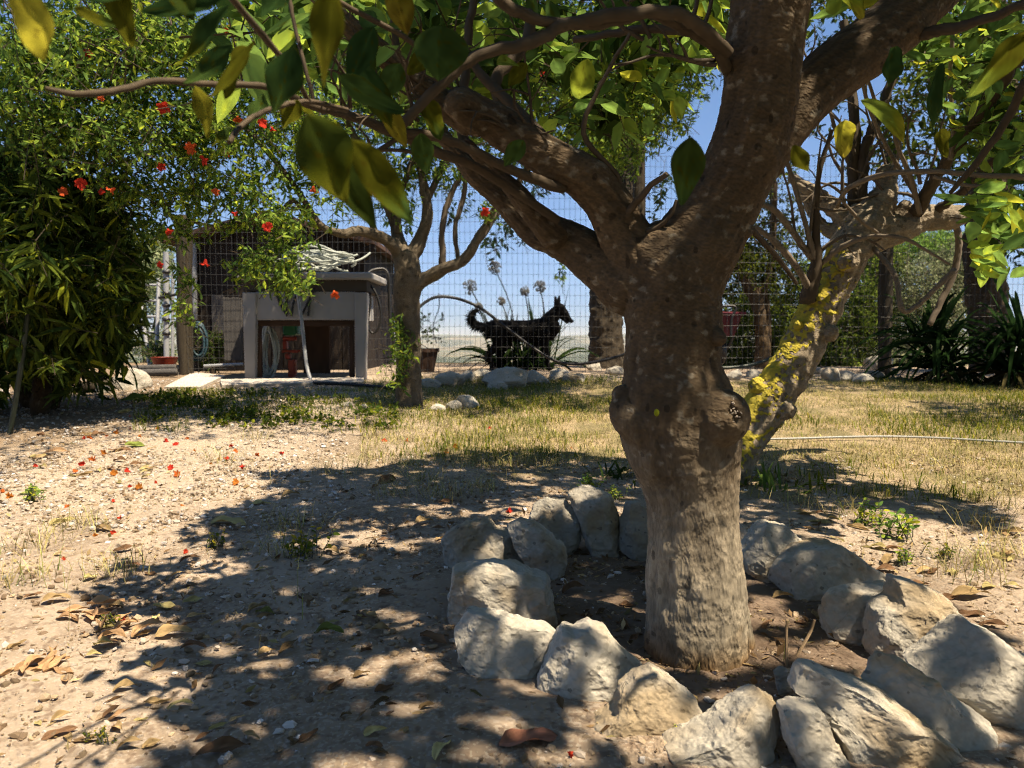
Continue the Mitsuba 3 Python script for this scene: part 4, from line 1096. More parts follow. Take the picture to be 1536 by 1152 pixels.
shape(DOG + '__fur', fur(dog, 9000), 'dog_fur', kind='stuff')
for s in (-1, 1):
    e = pixel(848, 468.5, DY) + [0, s * .045, 0]
    shape(DOG + '__eye', trimesh.creation.icosphere(subdivisions=2, radius=.009).apply_translation(e), 'black_plastic', True)
e = pixel(859, 481.5, DY)
shape(DOG + '__nose', trimesh.creation.icosphere(subdivisions=2, radius=.013).apply_translation(e), 'black_plastic', True)

# ------------------------------------------------------------------ strap leaved plants
def straps(root, n, length, width, lift, palette, seed, lean=None, segs=7):
    r = np.random.default_rng(seed)
    parts, cols = [], []
    for i in range(n):
        az = r.uniform(0, 2 * np.pi); d = np.array([math.cos(az), 0.8 * math.sin(az), 0])
        if lean is not None: d = unit(d + np.asarray(lean))
        el = r.uniform(*lift); L = length * r.uniform(.6, 1.15)
        t = np.linspace(0, 1, segs)[:, None]
        p = root + r.normal(0, .05, 3) * [1, 1, 0] + d * (math.cos(el) * L * t * (1 - .1 * t)) + np.array([0, 0, 1.0]) * (math.sin(el) * L * t - 0.75 * L * math.cos(el) * t**2.2)
        w = width * r.uniform(.7, 1.2) * np.clip(np.minimum(0.6 + 2 * t, 1.15 * (1 - t) ** .6), 0.03, 1)
        side = unit(np.cross(d, [0, 0, 1.0]) + .3 * r.standard_normal(3))
        mid = p - np.array([0, 0, 1]) * w * .25
        v = np.stack([p + side * w / 2, mid, p - side * w / 2], 1).reshape(-1, 3)
        f = []
        for k in range(segs - 1):
            for c in (0, 1):
                a = 3 * k + c
                f += [[a, a + 3, a + 1], [a + 1, a + 3, a + 4]]
        parts.append((v, np.array(f)))
        cols.append(np.tile(np.asarray(palette[r.integers(len(palette))]) * r.uniform(.7, 1.3), (len(v), 1)))
    return parts, cols


STRAP_GREEN = [(0.02, 0.042, 0.016), (0.035, 0.065, 0.02), (0.013, 0.028, 0.013)]
AGA = put('flowering_plant', 'clump of arching strap leaves with tall seed heads behind the dog', 'plant')
root = pixel(785, 552, 8.25); root[2] = float(ground_z(root[0], root[1]))
for dx in (-0.2, 0.0, 0.22):
    pts, cols = straps(root + [dx, rng.uniform(-.1, .15), 0], 40, 0.95, 0.05, (0.3, 1.4), STRAP_GREEN, int(90 + dx * 50))
    for (v, f), c in zip(pts, cols):
        shape(AGA + '__leaf', (v, f), 'leaf_skin', True, color=c)


def seed_head(c, r, n, seed):
    q = np.random.default_rng(seed)
    d = unit(q.standard_normal((n, 3)) + [0, 0, .25])
    parts = []
    for k in d:
        parts.append(tube(np.array([c, c + k * r * .7]), 0.0022, 3, False))
        e = c + k * r * q.uniform(.75, 1.05)
        s = trimesh.creation.icosphere(subdivisions=0, radius=.010)
        parts.append((np.array(s.vertices) * [1, 1, 1.3] + e, np.array(s.faces)))
    return join(parts)


for px, py, r, bx in ((704, 430, 11, 735), (742, 402, 10, 776), (752, 452, 6, 765), (787, 437, 7, 795), (810, 430, 9, 818), (718, 461, 6, 730)):
    c = pixel(px, py, 8.2)
    path = smooth_path([root + [(bx - 785) / 200, 0, .2], pixel((px + bx * 2) / 3, py * .45 + 500 * .55, 8.22), c], 5)
    v, f = tube(path, .007, 6)
    st = shape(AGA + '__flower_stalk', (v, f), 'twig_skin', True, color=np.tile([0.10, 0.11, 0.05], (len(v), 1)))
    v, f = seed_head(c, r * 8.2 / FOCAL, 46, px)
    shape(st + '__seed_head', (v, f), 'twig_skin', True, color=np.tile([0.17, 0.17, 0.12], (len(v), 1)))

for i, (px, py, y, n, L, text) in enumerate([(1420, 575, 6.6, 60, .85, 'dark strap leaved clump left of two at the right edge by the fence'), (1520, 585, 6.2, 60, .95, 'dark strap leaved clump at the far right edge in front of the dark trunk')]):
    key = put(numbered('strap_leaf_plant'), text, 'plant')
    root = pixel(px, py, y); root[2] = float(ground_z(root[0], y)) + .12
    for dz in (0, .22):
        pts, cols = straps(root + [rng.uniform(-.12, .12), rng.uniform(-.1, .1), dz], n, L, 0.055, (0.2, 1.2), [(0.022, 0.05, 0.026), (0.03, 0.065, 0.03), (0.012, 0.03, 0.018)], 200 + i + int(dz * 10))
        for (v, f), c in zip(pts, cols):
            shape(key + '__leaf', (v, f), 'leaf_skin', True, color=c)
    dead = straps(root, 40, L * .7, .05, (-.3, .3), [(0.10, 0.085, 0.05), (0.05, 0.045, 0.03)], 230 + i)
    v, f = join(dead[0])
    shape(key + '__dead_leaves', (v, f), 'dry_leaf_skin', True, color=np.vstack(dead[1]), kind='stuff')
POT = put('potted_plant', 'small plant in a dark pot right of the thin tree, behind the fence', 'plant')
p = pixel(636, 546, 7.7); p[2] = float(ground_z(p[0], 7.7))
shape(POT + '__pot', trimesh.creation.revolve(np.array([[0, 0], [.10, 0], [.14, .2], [.155, .2], [.155, .235], [.135, .235], [.13, .19], [0, .18]]), sections=24).apply_translation(p), 'terracotta', 35)
lv, lc, tw = sprigs(p + [0, 0, .40] + rng.normal(0, .09, (26, 3)), random_units(26) + [0, 0, .8], .14, 7, .04, .022, [(0.03, 0.05, 0.02), (0.06, 0.09, 0.03)])
shape(POT + '__foliage', lv, 'leaf_skin', color=lc, kind='stuff'); shape(POT + '__stems', tw, 'twig_skin', color=np.tile([.06, .05, .03], (len(tw[0]), 1)), kind='stuff')

# ------------------------------------------------------------------ trees and bushes further back
def clumps(blobs, density=1.0):
    """Points scattered through ellipsoids given as (px, py, rx, ry, depth, half depth, count)."""
    out = []
    for px, py, rx, ry, y, dy, n in blobs:
        n = int(n * density)
        u = random_units(n) * rng.uniform(0, 1, (n, 1)) ** 0.45
        out.append(pixel(px + rx * u[:, 0], py + ry * u[:, 1], y + dy * u[:, 2]))
    return np.vstack(out)


def add_crown(owner, blobs, length, count, L, W, palette, weights=None, density=1.0, name='crown', twig=(0.09, 0.07, 0.045), grey=False, **kw):
    c = clumps(blobs, density)
    lv, lc, tw = sprigs(c, random_units(len(c)) + [0, 0, .1], rng.uniform(.6, 1.2, len(c)) * length, count, L, W, palette, weights, **kw)
    shape(f'{owner}__{name}', lv, 'grey_leaf_skin' if grey else 'leaf_skin', False, color=lc, kind='stuff')
    shape(f'{owner}__twigs', tw, 'twig_skin', False, color=np.tile(twig, (len(tw[0]), 1)), kind='stuff')
    return c


LAST_SKIN = []


def plain_trunk(owner, rows, base, edge=0.02, rough=0.012, n=4, extra=(), light=(0.3, 0.27, 0.22), spots=0.3, seed=0, wrinkle=0.004, scale=45.0, thin=1.0):
    ch = [chain(r, n) for r in (rows, *[[(a, b, c, d * thin) for a, b, c, d in e] for e in extra])]
    t = skin(ch, edge, smooth=8, seg=14)
    t, grain, lumps, cross = bark(t, ch, rough, 6.0, scale, wrinkle, seed)
    v = np.array(t.vertices)
    c = bark_tint(v, grain, lumps, cross, base, light, spots, seed)
    LAST_SKIN[:] = [t]
    return shape(owner + '__trunk', t, 'bark_skin', True, color=np.clip(c, .005, .9))


POM = put('pomegranate_tree', 'slender many stemmed tree with small leaves and orange red flowers beside the table', 'tree')
PY = 5.15
plain_trunk(POM, [(613, 622, PY, 26), (613, 595, PY, 21), (613, 550, PY, 19), (612, 500, PY, 19), (610, 450, PY, 20), (612, 415, PY, 21), (609, 388, PY, 19)], (0.16, 0.13, 0.09), 0.018, 0.010, extra=[
    [(618, 430, PY, 15), (642, 415, PY, 13), (668, 402, PY - .05, 11.5), (690, 393, PY - .05, 11), (706, 378, PY - .08, 9), (718, 355, PY - .1, 7), (733, 330, PY - .1, 6), (755, 290, PY - .15, 5)],
    [(605, 392, PY, 15), (590, 367, PY - .05, 13), (565, 353, PY - .1, 11), (540, 346, PY - .2, 10), (512, 350, PY - .3, 8), (480, 338, PY - .4, 7), (440, 300, PY - .5, 5)],
    [(612, 392, PY, 16), (630, 360, PY, 13), (641, 322, PY, 11), (636, 280, PY, 9), (622, 220, PY, 8), (612, 150, PY, 7), (600, 60, PY, 6)],
    [(606, 385, PY, 14), (590, 330, PY + .05, 10), (572, 280, PY, 9), (540, 220, PY - .1, 8), (500, 150, PY - .2, 6), (450, 70, PY - .3, 5)]], scale=40, seed=3, thin=0.8, light=(0.33, 0.3, 0.24))
for rows in [[(664, 404, PY, 6), (663, 350, PY, 5), (672, 305, PY, 5), (692, 260, PY, 4), (720, 180, PY, 4)], [(688, 394, PY, 4), (683, 345, PY, 4), (697, 285, PY, 4), (700, 220, PY, 3)],
             [(596, 350, PY, 6), (600, 300, PY, 5), (612, 260, PY, 5), (640, 200, PY, 4)], [(565, 352, PY - .1, 5), (548, 310, PY - .1, 4), (530, 250, PY - .1, 4)], [(480, 338, PY - .4, 5), (420, 250, PY - .6, 4), (330, 160, PY - .8, 4), (200, 100, PY - 1, 3), (60, 90, PY - 1.1, 3)],
             [(440, 300, PY - .5, 4), (400, 330, PY - .7, 4), (330, 340, PY - .8, 3), (280, 330, PY - .85, 2)], [(706, 380, PY, 4), (760, 300, PY + .2, 4), (830, 190, PY + .3, 4), (900, 100, PY + .4, 3)], [(640, 300, PY, 5), (720, 150, PY + .2, 4), (800, 40, PY + .3, 4)]]:
    limb(POM, 'branch', rows, (0.15, 0.12, 0.085), 6, 5, seed=int(rows[0][1]))
POM_PALETTE = [(0.09, 0.16, 0.022), (0.20, 0.33, 0.035), (0.36, 0.50, 0.06), (0.50, 0.60, 0.08)]
POM_BLOBS = [(40, 110, 120, 120, 4.1, .45, 150), (170, 70, 130, 110, 4.2, .5, 170), (310, 110, 130, 110, 4.4, .5, 150), (120, 210, 150, 75, 4.1, .4, 130), (300, 215, 120, 70, 4.3, .4, 90), (250, 290, 90, 30, 4.3, .3, 20), (370, 290, 50, 40, 4.3, .3, 22),
             (425, 335, 50, 35, 4.3, .3, 18), (390, 400, 50, 30, 4.35, .25, 16), (440, 425, 35, 20, 4.3, .2, 12), (272, 410, 20, 30, 4.3, .1, 4), (455, 190, 80, 100, 4.6, .4, 70), (190, 285, 40, 25, 4.2, .2, 14), (275, 470, 18, 18, 4.2, .1, 4), (290, 310, 110, 55, 4.4, .3, 30), (480, 290, 60, 60, 4.6, .3, 14), (230, 350, 40, 40, 4.4, .2, 9), (440, 380, 60, 40, 4.3, .2, 8),
             (560, 80, 100, 110, 5.1, .5, 172), (690, 90, 110, 100, 5.3, .5, 194), (820, 110, 110, 110, 5.4, .5, 237), (910, 190, 80, 80, 5.4, .5, 129), (980, 110, 80, 110, 5.5, .5, 172), (1055, 60, 50, 80, 5.5, .5, 40), (760, 200, 60, 60, 5.2, .3, 44), (640, 190, 80, 50, 5.2, .3, 40), (900, 60, 90, 60, 5.4, .4, 86), (730, 320, 12, 15, 5.0, .1, 4), (840, 410, 6, 14, 5.0, .05, 2), (600, 300, 30, 60, 5.2, .2, 16), (660, 250, 80, 40, 5.2, .3, 26), (560, 260, 60, 60, 5.1, .3, 20), (600, 520, 10, 60, 5.0, .08, 12), (30, -60, 150, 60, 4.2, .5, 60), (300, -70, 200, 60, 4.5, .5, 80), (700, -80, 250, 60, 5.2, .6, 80)]
add_crown(POM, POM_BLOBS, .22, 15, .046, .018, POM_PALETTE, [.22, .33, .3, .15], density=1.9)


POM_SHADE = [Polygon([(-80, 585), (235, 590), (215, 618), (330, 640), (120, 662), (60, 700), (-80, 730)]), Polygon([(190, 645), (215, 602), (330, 590), (590, 588), (610, 625), (560, 650), (300, 660)]), Polygon([(650, 585), (940, 556), (940, 610), (700, 622)]), Polygon([(640, 545), (930, 545), (930, 570), (640, 570)])]
k = np.zeros(len(g), bool)
for poly in POM_SHADE:
    k |= contains_xy(poly, px, py)
g2 = np.column_stack([rng.uniform(-4.2, 1.6, 40000), rng.uniform(2.9, 8.0, 40000)]); g2 = np.column_stack([g2, ground_z(g2[:, 0], g2[:, 1])])
x2, y2, _ = project(g2); k = np.zeros(len(g2), bool)
for poly in POM_SHADE:
    k |= contains_xy(poly, x2, y2)
front = np.vstack([pixel(rng.uniform(700, 862, 900), rng.uniform(450, 556, 900), 7.75), pixel(rng.uniform(590, 640, 700), rng.uniform(400, 610, 700), 5.05), pixel(rng.uniform(500, 740, 500), rng.uniform(250, 400, 500), 5.1), pixel(rng.uniform(355, 555, 2200), rng.uniform(404, 572, 2200), TABLE_Y), pixel(rng.uniform(270, 560, 2200), rng.uniform(330, 560, 2200), SY - .1)])
tg = np.vstack([g2[k][::2], front])
hole_at = g2[k][::9]


def high_or_leafy(p):
    x, y, _ = project(p)
    return (y < 215) & (x < 1000) & (p[:, 1] > 2.2)


shading_crown(lambda p: ((POM, np.ones(len(p), bool)),), np.repeat(tg, 3, 0), hole_at, np.full(len(hole_at), .035), 1.7, 3.4, high_or_leafy, (.05, .02), POM_PALETTE, [.25, .35, .28, .12])


def blossom(c, r, seed, flat=0.7, up=(0, 0, 1)):
    q = np.random.default_rng(seed)
    n = 9
    ax = unit(np.asarray(up, float) + .5 * q.standard_normal(3)); a = unit(np.cross(ax, [0.3, 0.9, 0.1])); b = np.cross(ax, a)
    parts = []
    for k in range(n):
        th = 2 * np.pi * k / n + q.uniform(-.2, .2); d = math.cos(th) * a + math.sin(th) * b; s = np.cross(ax, d)
        h = r * q.uniform(.2, 1.1) * flat; L = r * q.uniform(.7, 1.1)
        p = [c, c + d * L * .55 + s * L * .36 + ax * h * .5, c + d * L * .55 - s * L * .36 + ax * h * .55, c + d * L + s * L * .2 + ax * h * q.uniform(.4, 1.3), c + d * L - s * L * .22 + ax * h * q.uniform(.4, 1.3)]
        parts.append((np.array(p), np.array([[0, 1, 2], [1, 3, 4], [1, 4, 2]])))
    parts.append(tube(np.array([c - ax * r * .75, c - ax * r * .1, c + ax * r * .12]), [r * .2, r * .36, r * .42], 6))
    return join(parts)


RED, ORANGE = (0.62, 0.055, 0.02), (0.70, 0.13, 0.03)
for i, (px, py, r, y) in enumerate([(346, 47, 11, 4.1), (245, 160, 12, 3.9), (132, 78, 9, 3.9), (288, 220, 12, 4.0), (307, 240, 9, 4.0), (240, 250, 9, 4.0), (325, 287, 8, 4.0), (403, 340, 10, 4.0), (253, 347, 7, 4.0), (168, 285, 8, 3.8), (152, 289, 6, 3.8), (120, 275, 10, 3.8), (95, 288, 9, 3.8), (308, 394, 8, 4.0), (241, 397, 7, 4.0), (502, 440, 8, 4.0), (353, 320, 6, 4.0),
                                    (422, 20, 7, 4.1), (357, 178, 8, 4.1), (394, 185, 9, 4.1), (408, 194, 6, 4.1), (152, 146, 8, 3.8), (907, 87, 7, 4.9), (972, 105, 6, 4.9), (840, 90, 6, 4.9), (928, 294, 7, 4.9), (727, 316, 9, 4.85), (765, 110, 6, 4.9), (813, 110, 5, 4.9), (985, 140, 6, 5.0), (470, 285, 8, 4.2), (340, 230, 5, 4.0)]):
    v, f = blossom(pixel(px, py, y), r * y / FOCAL * .9, 300 + i, up=(0, -.6, -.2))
    shape(POM + '__flower', (v, f), 'petal_skin', color=np.tile(np.asarray(RED if i % 3 else ORANGE) * rng.uniform(.8, 1.2), (len(v), 1)))

BUSH = put('long_leaved_bush', 'dense dark bush with long narrow drooping leaves at the left edge', 'bush')
plain_trunk(BUSH, [(58, 640, 4.7, 14), (62, 560, 4.7, 12), (50, 480, 4.7, 10), (40, 380, 4.7, 8)], (0.09, 0.06, 0.045), .02, .01, seed=6, extra=[[(75, 620, 4.9, 11), (95, 560, 4.9, 9), (120, 470, 4.9, 7), (140, 360, 4.9, 5)], [(45, 610, 5.0, 12), (20, 540, 5.0, 10), (0, 440, 5.0, 8)], [(150, 570, 5.2, 5), (165, 500, 5.1, 4), (160, 400, 5, 3)]])
BUSH_BLOBS = [(40, 300, 110, 70, 4.3, .5, 130), (110, 320, 80, 70, 4.5, .4, 110), (30, 400, 90, 80, 4.2, .5, 150), (120, 420, 85, 80, 4.4, .4, 150), (60, 500, 90, 60, 4.3, .4, 90), (150, 500, 60, 50, 4.6, .3, 70), (-60, 350, 70, 200, 4.3, .6, 130), (100, 555, 80, 35, 4.7, .4, 35), (20, 240, 80, 50, 4.5, .5, 60), (-40, 560, 60, 60, 4.6, .5, 40), (60, 470, 110, 110, 5.2, .5, 130), (165, 440, 40, 70, 4.7, .3, 50)]
BUSH_BLOBS += [(175, 390, 35, 90, 4.8, .3, 70), (185, 480, 25, 50, 4.9, .3, 30), (-330, 420, 200, 260, 4.0, .7, 260), (-600, 400, 260, 330, 3.4, .8, 260)]  # the far left blobs are added out of view to cut sky light
add_crown(BUSH, BUSH_BLOBS, .22, 10, .14, .032, [(0.035, 0.065, 0.018), (0.08, 0.125, 0.028), (0.16, 0.215, 0.045), (0.30, 0.35, 0.07)], [.25, .35, .28, .12], density=.85, outline=LANCE, droop=.35, up=.8, spread_angle=.8, down=.5)
for i in range(26):
    px, py = rng.uniform(-10, 195), rng.uniform(300, 530); y = 3.85 + .004 * px
    b = pixel(px, py, y); d = unit([rng.normal(.2, .6), -.35, rng.normal(-.35, .35)])
    mesh, s, c = big_leaf(b, b + d * rng.uniform(.11, .17), .032, [rng.normal(0, .3), -.5, .8], .3, .08, na=8, nb=2)
    shape(BUSH + '__leaf', mesh, 'leaf_skin', True, color=leaf_colour(s, c, GREEN if i % 3 else LIME, seed=i))

BIG_DARK = put('dark_trunked_tree', 'thick dark trunked tree behind the fence between the dog and the big trunk', 'tree')
plain_trunk(BIG_DARK, [(912, 556, 9.0, 30), (910, 530, 9.0, 26), (909, 470, 9.0, 25), (914, 400, 9.0, 25), (923, 330, 9.0, 23), (934, 260, 9.0, 19), (945, 170, 9.0, 16), (950, 60, 9, 13), (940, -60, 9, 10)], (0.07, 0.055, 0.045), .03, .03, extra=[[(930, 280, 9, 13), (890, 210, 8.9, 10), (850, 120, 8.8, 8), (800, 40, 8.8, 6)], [(940, 240, 9, 12), (985, 170, 9, 9), (1030, 80, 9, 7)]], scale=25, seed=8, wrinkle=.01)
add_crown(BIG_DARK, [(860, 150, 120, 120, 9, .8, 70), (960, 110, 120, 120, 9.2, .8, 90), (1040, 40, 90, 90, 9, .7, 50), (740, 60, 130, 80, 9, .8, 60), (770, 340, 25, 40, 8.7, .3, 11), (735, 370, 15, 22, 8.7, .2, 5), (690, 310, 20, 25, 8.8, .2, 5), (800, 270, 50, 40, 8.8, .4, 14), (985, 300, 22, 40, 9, .3, 8), (910, 230, 60, 50, 8.7, .4, 30), (860, -90, 260, 80, 9, 1, 90)],
          .5, 13, .085, .034, [(0.018, 0.035, 0.012), (0.035, 0.06, 0.02), (0.07, 0.11, 0.03)], [.4, .4, .2])

RIGHT_DARK = put('rough_barked_tree', 'dark rough barked tree at the right edge behind the strap leaved plants', 'tree')
plain_trunk(RIGHT_DARK, [(1490, 590, 7.9, 36), (1486, 520, 7.9, 28), (1478, 430, 7.9, 27), (1476, 340, 7.9, 27), (1488, 260, 7.9, 27), (1500, 160, 7.9, 23), (1495, 60, 7.9, 19), (1480, -60, 7.9, 14)], (0.085, 0.062, 0.05), .03, .035, extra=[[(1492, 260, 7.9, 16), (1540, 190, 7.8, 13), (1600, 100, 7.7, 10)], [(1490, 200, 7.9, 14), (1440, 120, 7.8, 10), (1390, 40, 7.8, 8)]], scale=25, seed=9, wrinkle=.012)
add_crown(RIGHT_DARK, [(1460, 110, 110, 110, 7.8, .8, 110), (1360, 60, 100, 80, 7.9, .8, 70), (1530, 220, 60, 80, 7.6, .5, 50), (1540, 350, 40, 70, 7.5, .4, 26), (1270, 30, 90, 60, 8.2, .6, 46), (1420, -80, 240, 80, 7.9, .9, 110), (1345, 190, 30, 50, 7.9, .3, 14), (1240, 200, 40, 60, 8.4, .4, 12)],
          .42, 12, .07, .03, [(0.018, 0.035, 0.012), (0.035, 0.06, 0.02), (0.07, 0.11, 0.03)], [.4, .4, .2], density=.75)

SLIM = put('slim_tree', 'small twisted brown trunked tree right of the maroon cart', 'tree')
plain_trunk(SLIM, [(1146, 555, 8.7, 14), (1143, 500, 8.7, 10), (1137, 460, 8.7, 10), (1128, 436, 8.7, 11), (1112, 405, 8.7, 8), (1100, 360, 8.7, 6), (1098, 280, 8.7, 5)], (0.12, 0.08, 0.055), .025, .016, extra=[[(1134, 452, 8.7, 8), (1150, 420, 8.7, 6), (1158, 370, 8.7, 5), (1160, 280, 8.7, 5), (1150, 200, 8.7, 4)], [(1150, 545, 8.75, 6), (1152, 480, 8.75, 5), (1147, 440, 8.75, 4)], [(1112, 405, 8.7, 4), (1085, 395, 8.7, 3)]], seed=11)
add_crown(SLIM, [(1130, 390, 60, 45, 8.8, .5, 80), (1110, 330, 60, 60, 8.9, .5, 36), (1180, 350, 50, 60, 8.9, .5, 40), (1090, 420, 40, 30, 8.9, .4, 34), (1170, 420, 45, 40, 8.9, .4, 40), (1150, 260, 60, 50, 8.9, .4, 26), (1120, 200, 40, 50, 9, .4, 16)],
          .34, 13, .055, .028, [(0.04, 0.06, 0.02), (0.10, 0.13, 0.04), (0.22, 0.26, 0.08)], [.3, .45, .25], density=1.8)
for key, text, blobs, pal, L, W in [
    ('grey_green_bush', 'round grey green bush behind the fence, right of the right fence post', [(1400, 450, 75, 75, 9.8, .7, 330), (1440, 400, 40, 40, 9.8, .5, 90), (1370, 540, 90, 40, 9.6, .6, 120)], [(0.09, 0.11, 0.06), (0.17, 0.20, 0.11), (0.26, 0.28, 0.17)], .05, .018),
    ('green_bush', 'mid green bush behind the fence between the lichen trunk and the right fence post', [(1290, 470, 55, 65, 9.6, .6, 210), (1240, 520, 60, 50, 9.4, .5, 150), (1320, 400, 40, 40, 10, .5, 80), (1215, 430, 40, 50, 9.8, .5, 70), (1260, 560, 90, 30, 9.3, .5, 90), (1330, 470, 60, 90, 10.2, .5, 140)], [(0.035, 0.06, 0.02), (0.075, 0.11, 0.035), (0.14, 0.19, 0.06)], .055, .024),
    ('bright_hedge', 'bright green hedge top showing over the grey green bush', [(1400, 368, 75, 26, 11.5, .6, 210), (1330, 380, 40, 30, 11.5, .5, 80), (1450, 390, 60, 40, 11.3, .5, 100), (1390, 470, 120, 90, 11.5, .5, 200)], [(0.07, 0.13, 0.03), (0.13, 0.22, 0.05), (0.2, 0.3, 0.07)], .07, .02),
    ('shaded_shrub', 'dim shrub behind the maroon cart and the slim tree', [(1175, 500, 50, 50, 9.6, .5, 150), (1105, 500, 50, 50, 9.8, .5, 130), (1140, 450, 60, 40, 9.9, .5, 90), (1140, 540, 90, 25, 9.7, .4, 90)], [(0.05, 0.075, 0.03), (0.10, 0.14, 0.05), (0.17, 0.21, 0.08)], .055, .022),
    ('pale_leaved_tree', 'pale green airy tree behind the ladder left of the shed', [(215, 430, 50, 60, 11, .8, 190), (190, 380, 60, 40, 11, .8, 90), (240, 380, 30, 40, 11.2, .8, 60), (225, 520, 60, 40, 10.8, .6, 60), (140, 450, 60, 90, 11, .8, 100)], [(0.13, 0.18, 0.07), (0.22, 0.27, 0.12), (0.32, 0.36, 0.18)], .09, .02),
    ('low_shrub', 'low dark shrub beside the shed wall between the blue hose and the grey panel', [(318, 520, 16, 22, 7.75, .12, 42), (312, 535, 14, 14, 7.7, .1, 20)], [(0.03, 0.055, 0.02), (0.06, 0.09, 0.03)], .06, .012),
    ('path_shrub', 'low shrub under the ladder beside the red tub', [(236, 530, 16, 18, 8.6, .15, 40)], [(0.03, 0.055, 0.02), (0.06, 0.10, 0.03)], .05, .014)]:
    k = put(key, text, 'tree' if 'tree' in key else 'hedge' if 'hedge' in key else 'bush')
    pal = [tuple(min(.6, 1.7 * c) for c in q) for q in pal]
    add_crown(k, blobs, .3, 13, L, W, pal, density=2.4 if key in ('green_bush', 'shaded_shrub', 'grey_green_bush') else 1.7, grey=key in ('grey_green_bush', 'pale_leaved_tree'))
    root = clumps([(b[0], b[1], 4, 4, b[4], .1, 1) for b in blobs[:3]])
    gz = float(ground_z(root[0, 0], root[0, 1]))
    v, f = join([tube(np.array([[root[0, 0], root[0, 1], gz - .05], [(root[0, 0] + r[0]) / 2 + .03, r[1], (gz + r[2]) / 2], r]), [.03, .022, .012], 6) for r in root])
    shape(k + '__stems', (v, f), 'twig_skin', color=np.tile([.09, .07, .05], (len(v), 1)))

# ------------------------------------------------------------------ the leaning tree with lichen
def lichen_crust(t):
    """Lumps of crust standing a few millimetres proud of the bark on the side that faces up and left."""
    v, n = np.array(t.vertices), t.vertex_normals
    a, b = pixel(1122, 655, 3.0), pixel(1262, 395, 3.14)
    k = (v - a) @ (b - a) / ((b - a) @ (b - a))
    px, py, _ = project(v)
    left = np.clip((1122 + 140 * k - px + 22) / 24, -1.6, 1)
    m = 0.7 * left + 1.5 * (meshkit.fbm(v * 14, 3, 5) - 0.5) + 3.6 * (meshkit.fbm(v * 70, 3, 6) - 0.5) - 0.04
    m = m - 3 * np.clip(-.18 - k, 0, 1) - 5 * np.clip(k - .9, 0, 1)
    keep = (m[t.faces] > 0).all(1)
    lift = 0.0015 + 0.005 * np.clip(m, 0, 1) * meshkit.noise(v * 150, 9)
    c = trimesh.Trimesh(v + n * lift[:, None], t.faces[keep], process=False)
    c.remove_unreferenced_vertices()
    return c


LICHEN_ROWS = [(1066, 745, 2.95, 40), (1092, 700, 2.97, 34), (1120, 655, 3.0, 32), (1155, 603, 3.02, 33), (1192, 542, 3.05, 31), (1224, 480, 3.08, 29), (1250, 425, 3.12, 28), (1272, 380, 3.15, 31), (1295, 342, 3.18, 36)]
plain_trunk(LICHEN, LICHEN_ROWS, (0.30, 0.25, 0.19), .0075, .011, extra=[
    [(1290, 350, 3.17, 33), (1318, 310, 3.2, 25), (1328, 285, 3.2, 16), (1331, 262, 3.2, 15)],
    [(1300, 350, 3.18, 32), (1345, 342, 3.2, 24), (1385, 328, 3.22, 19), (1418, 326, 3.24, 19), (1440, 322, 3.25, 15)],
    [(1350, 330, 3.2, 16), (1357, 312, 3.18, 12)], [(1180, 615, 2.95, 15), (1178, 612, 2.9, 10)], [(1135, 578, 3.0, 12), (1142, 585, 3.0, 13)], [(1245, 500, 3.02, 13), (1247, 497, 2.98, 9)], [(1272, 392, 3.08, 16), (1268, 396, 3.03, 11)], [(1200, 495, 3.04, 8), (1196, 488, 3.02, 7)],
    [(1283, 345, 3.18, 20), (1255, 318, 3.2, 12), (1225, 290, 3.22, 10), (1190, 268, 3.25, 8)], [(1275, 350, 3.18, 17), (1242, 345, 3.22, 10), (1222, 325, 3.24, 8), (1205, 290, 3.26, 7)]],
    light=(0.45, 0.43, 0.38), spots=.5, seed=12, scale=60, wrinkle=.012)
shape(LICHEN + '__lichen', lichen_crust(LAST_SKIN[0]), 'lichen_skin', True, label='bright yellow crust of lichen')
DARK = (0.085, 0.065, 0.05)
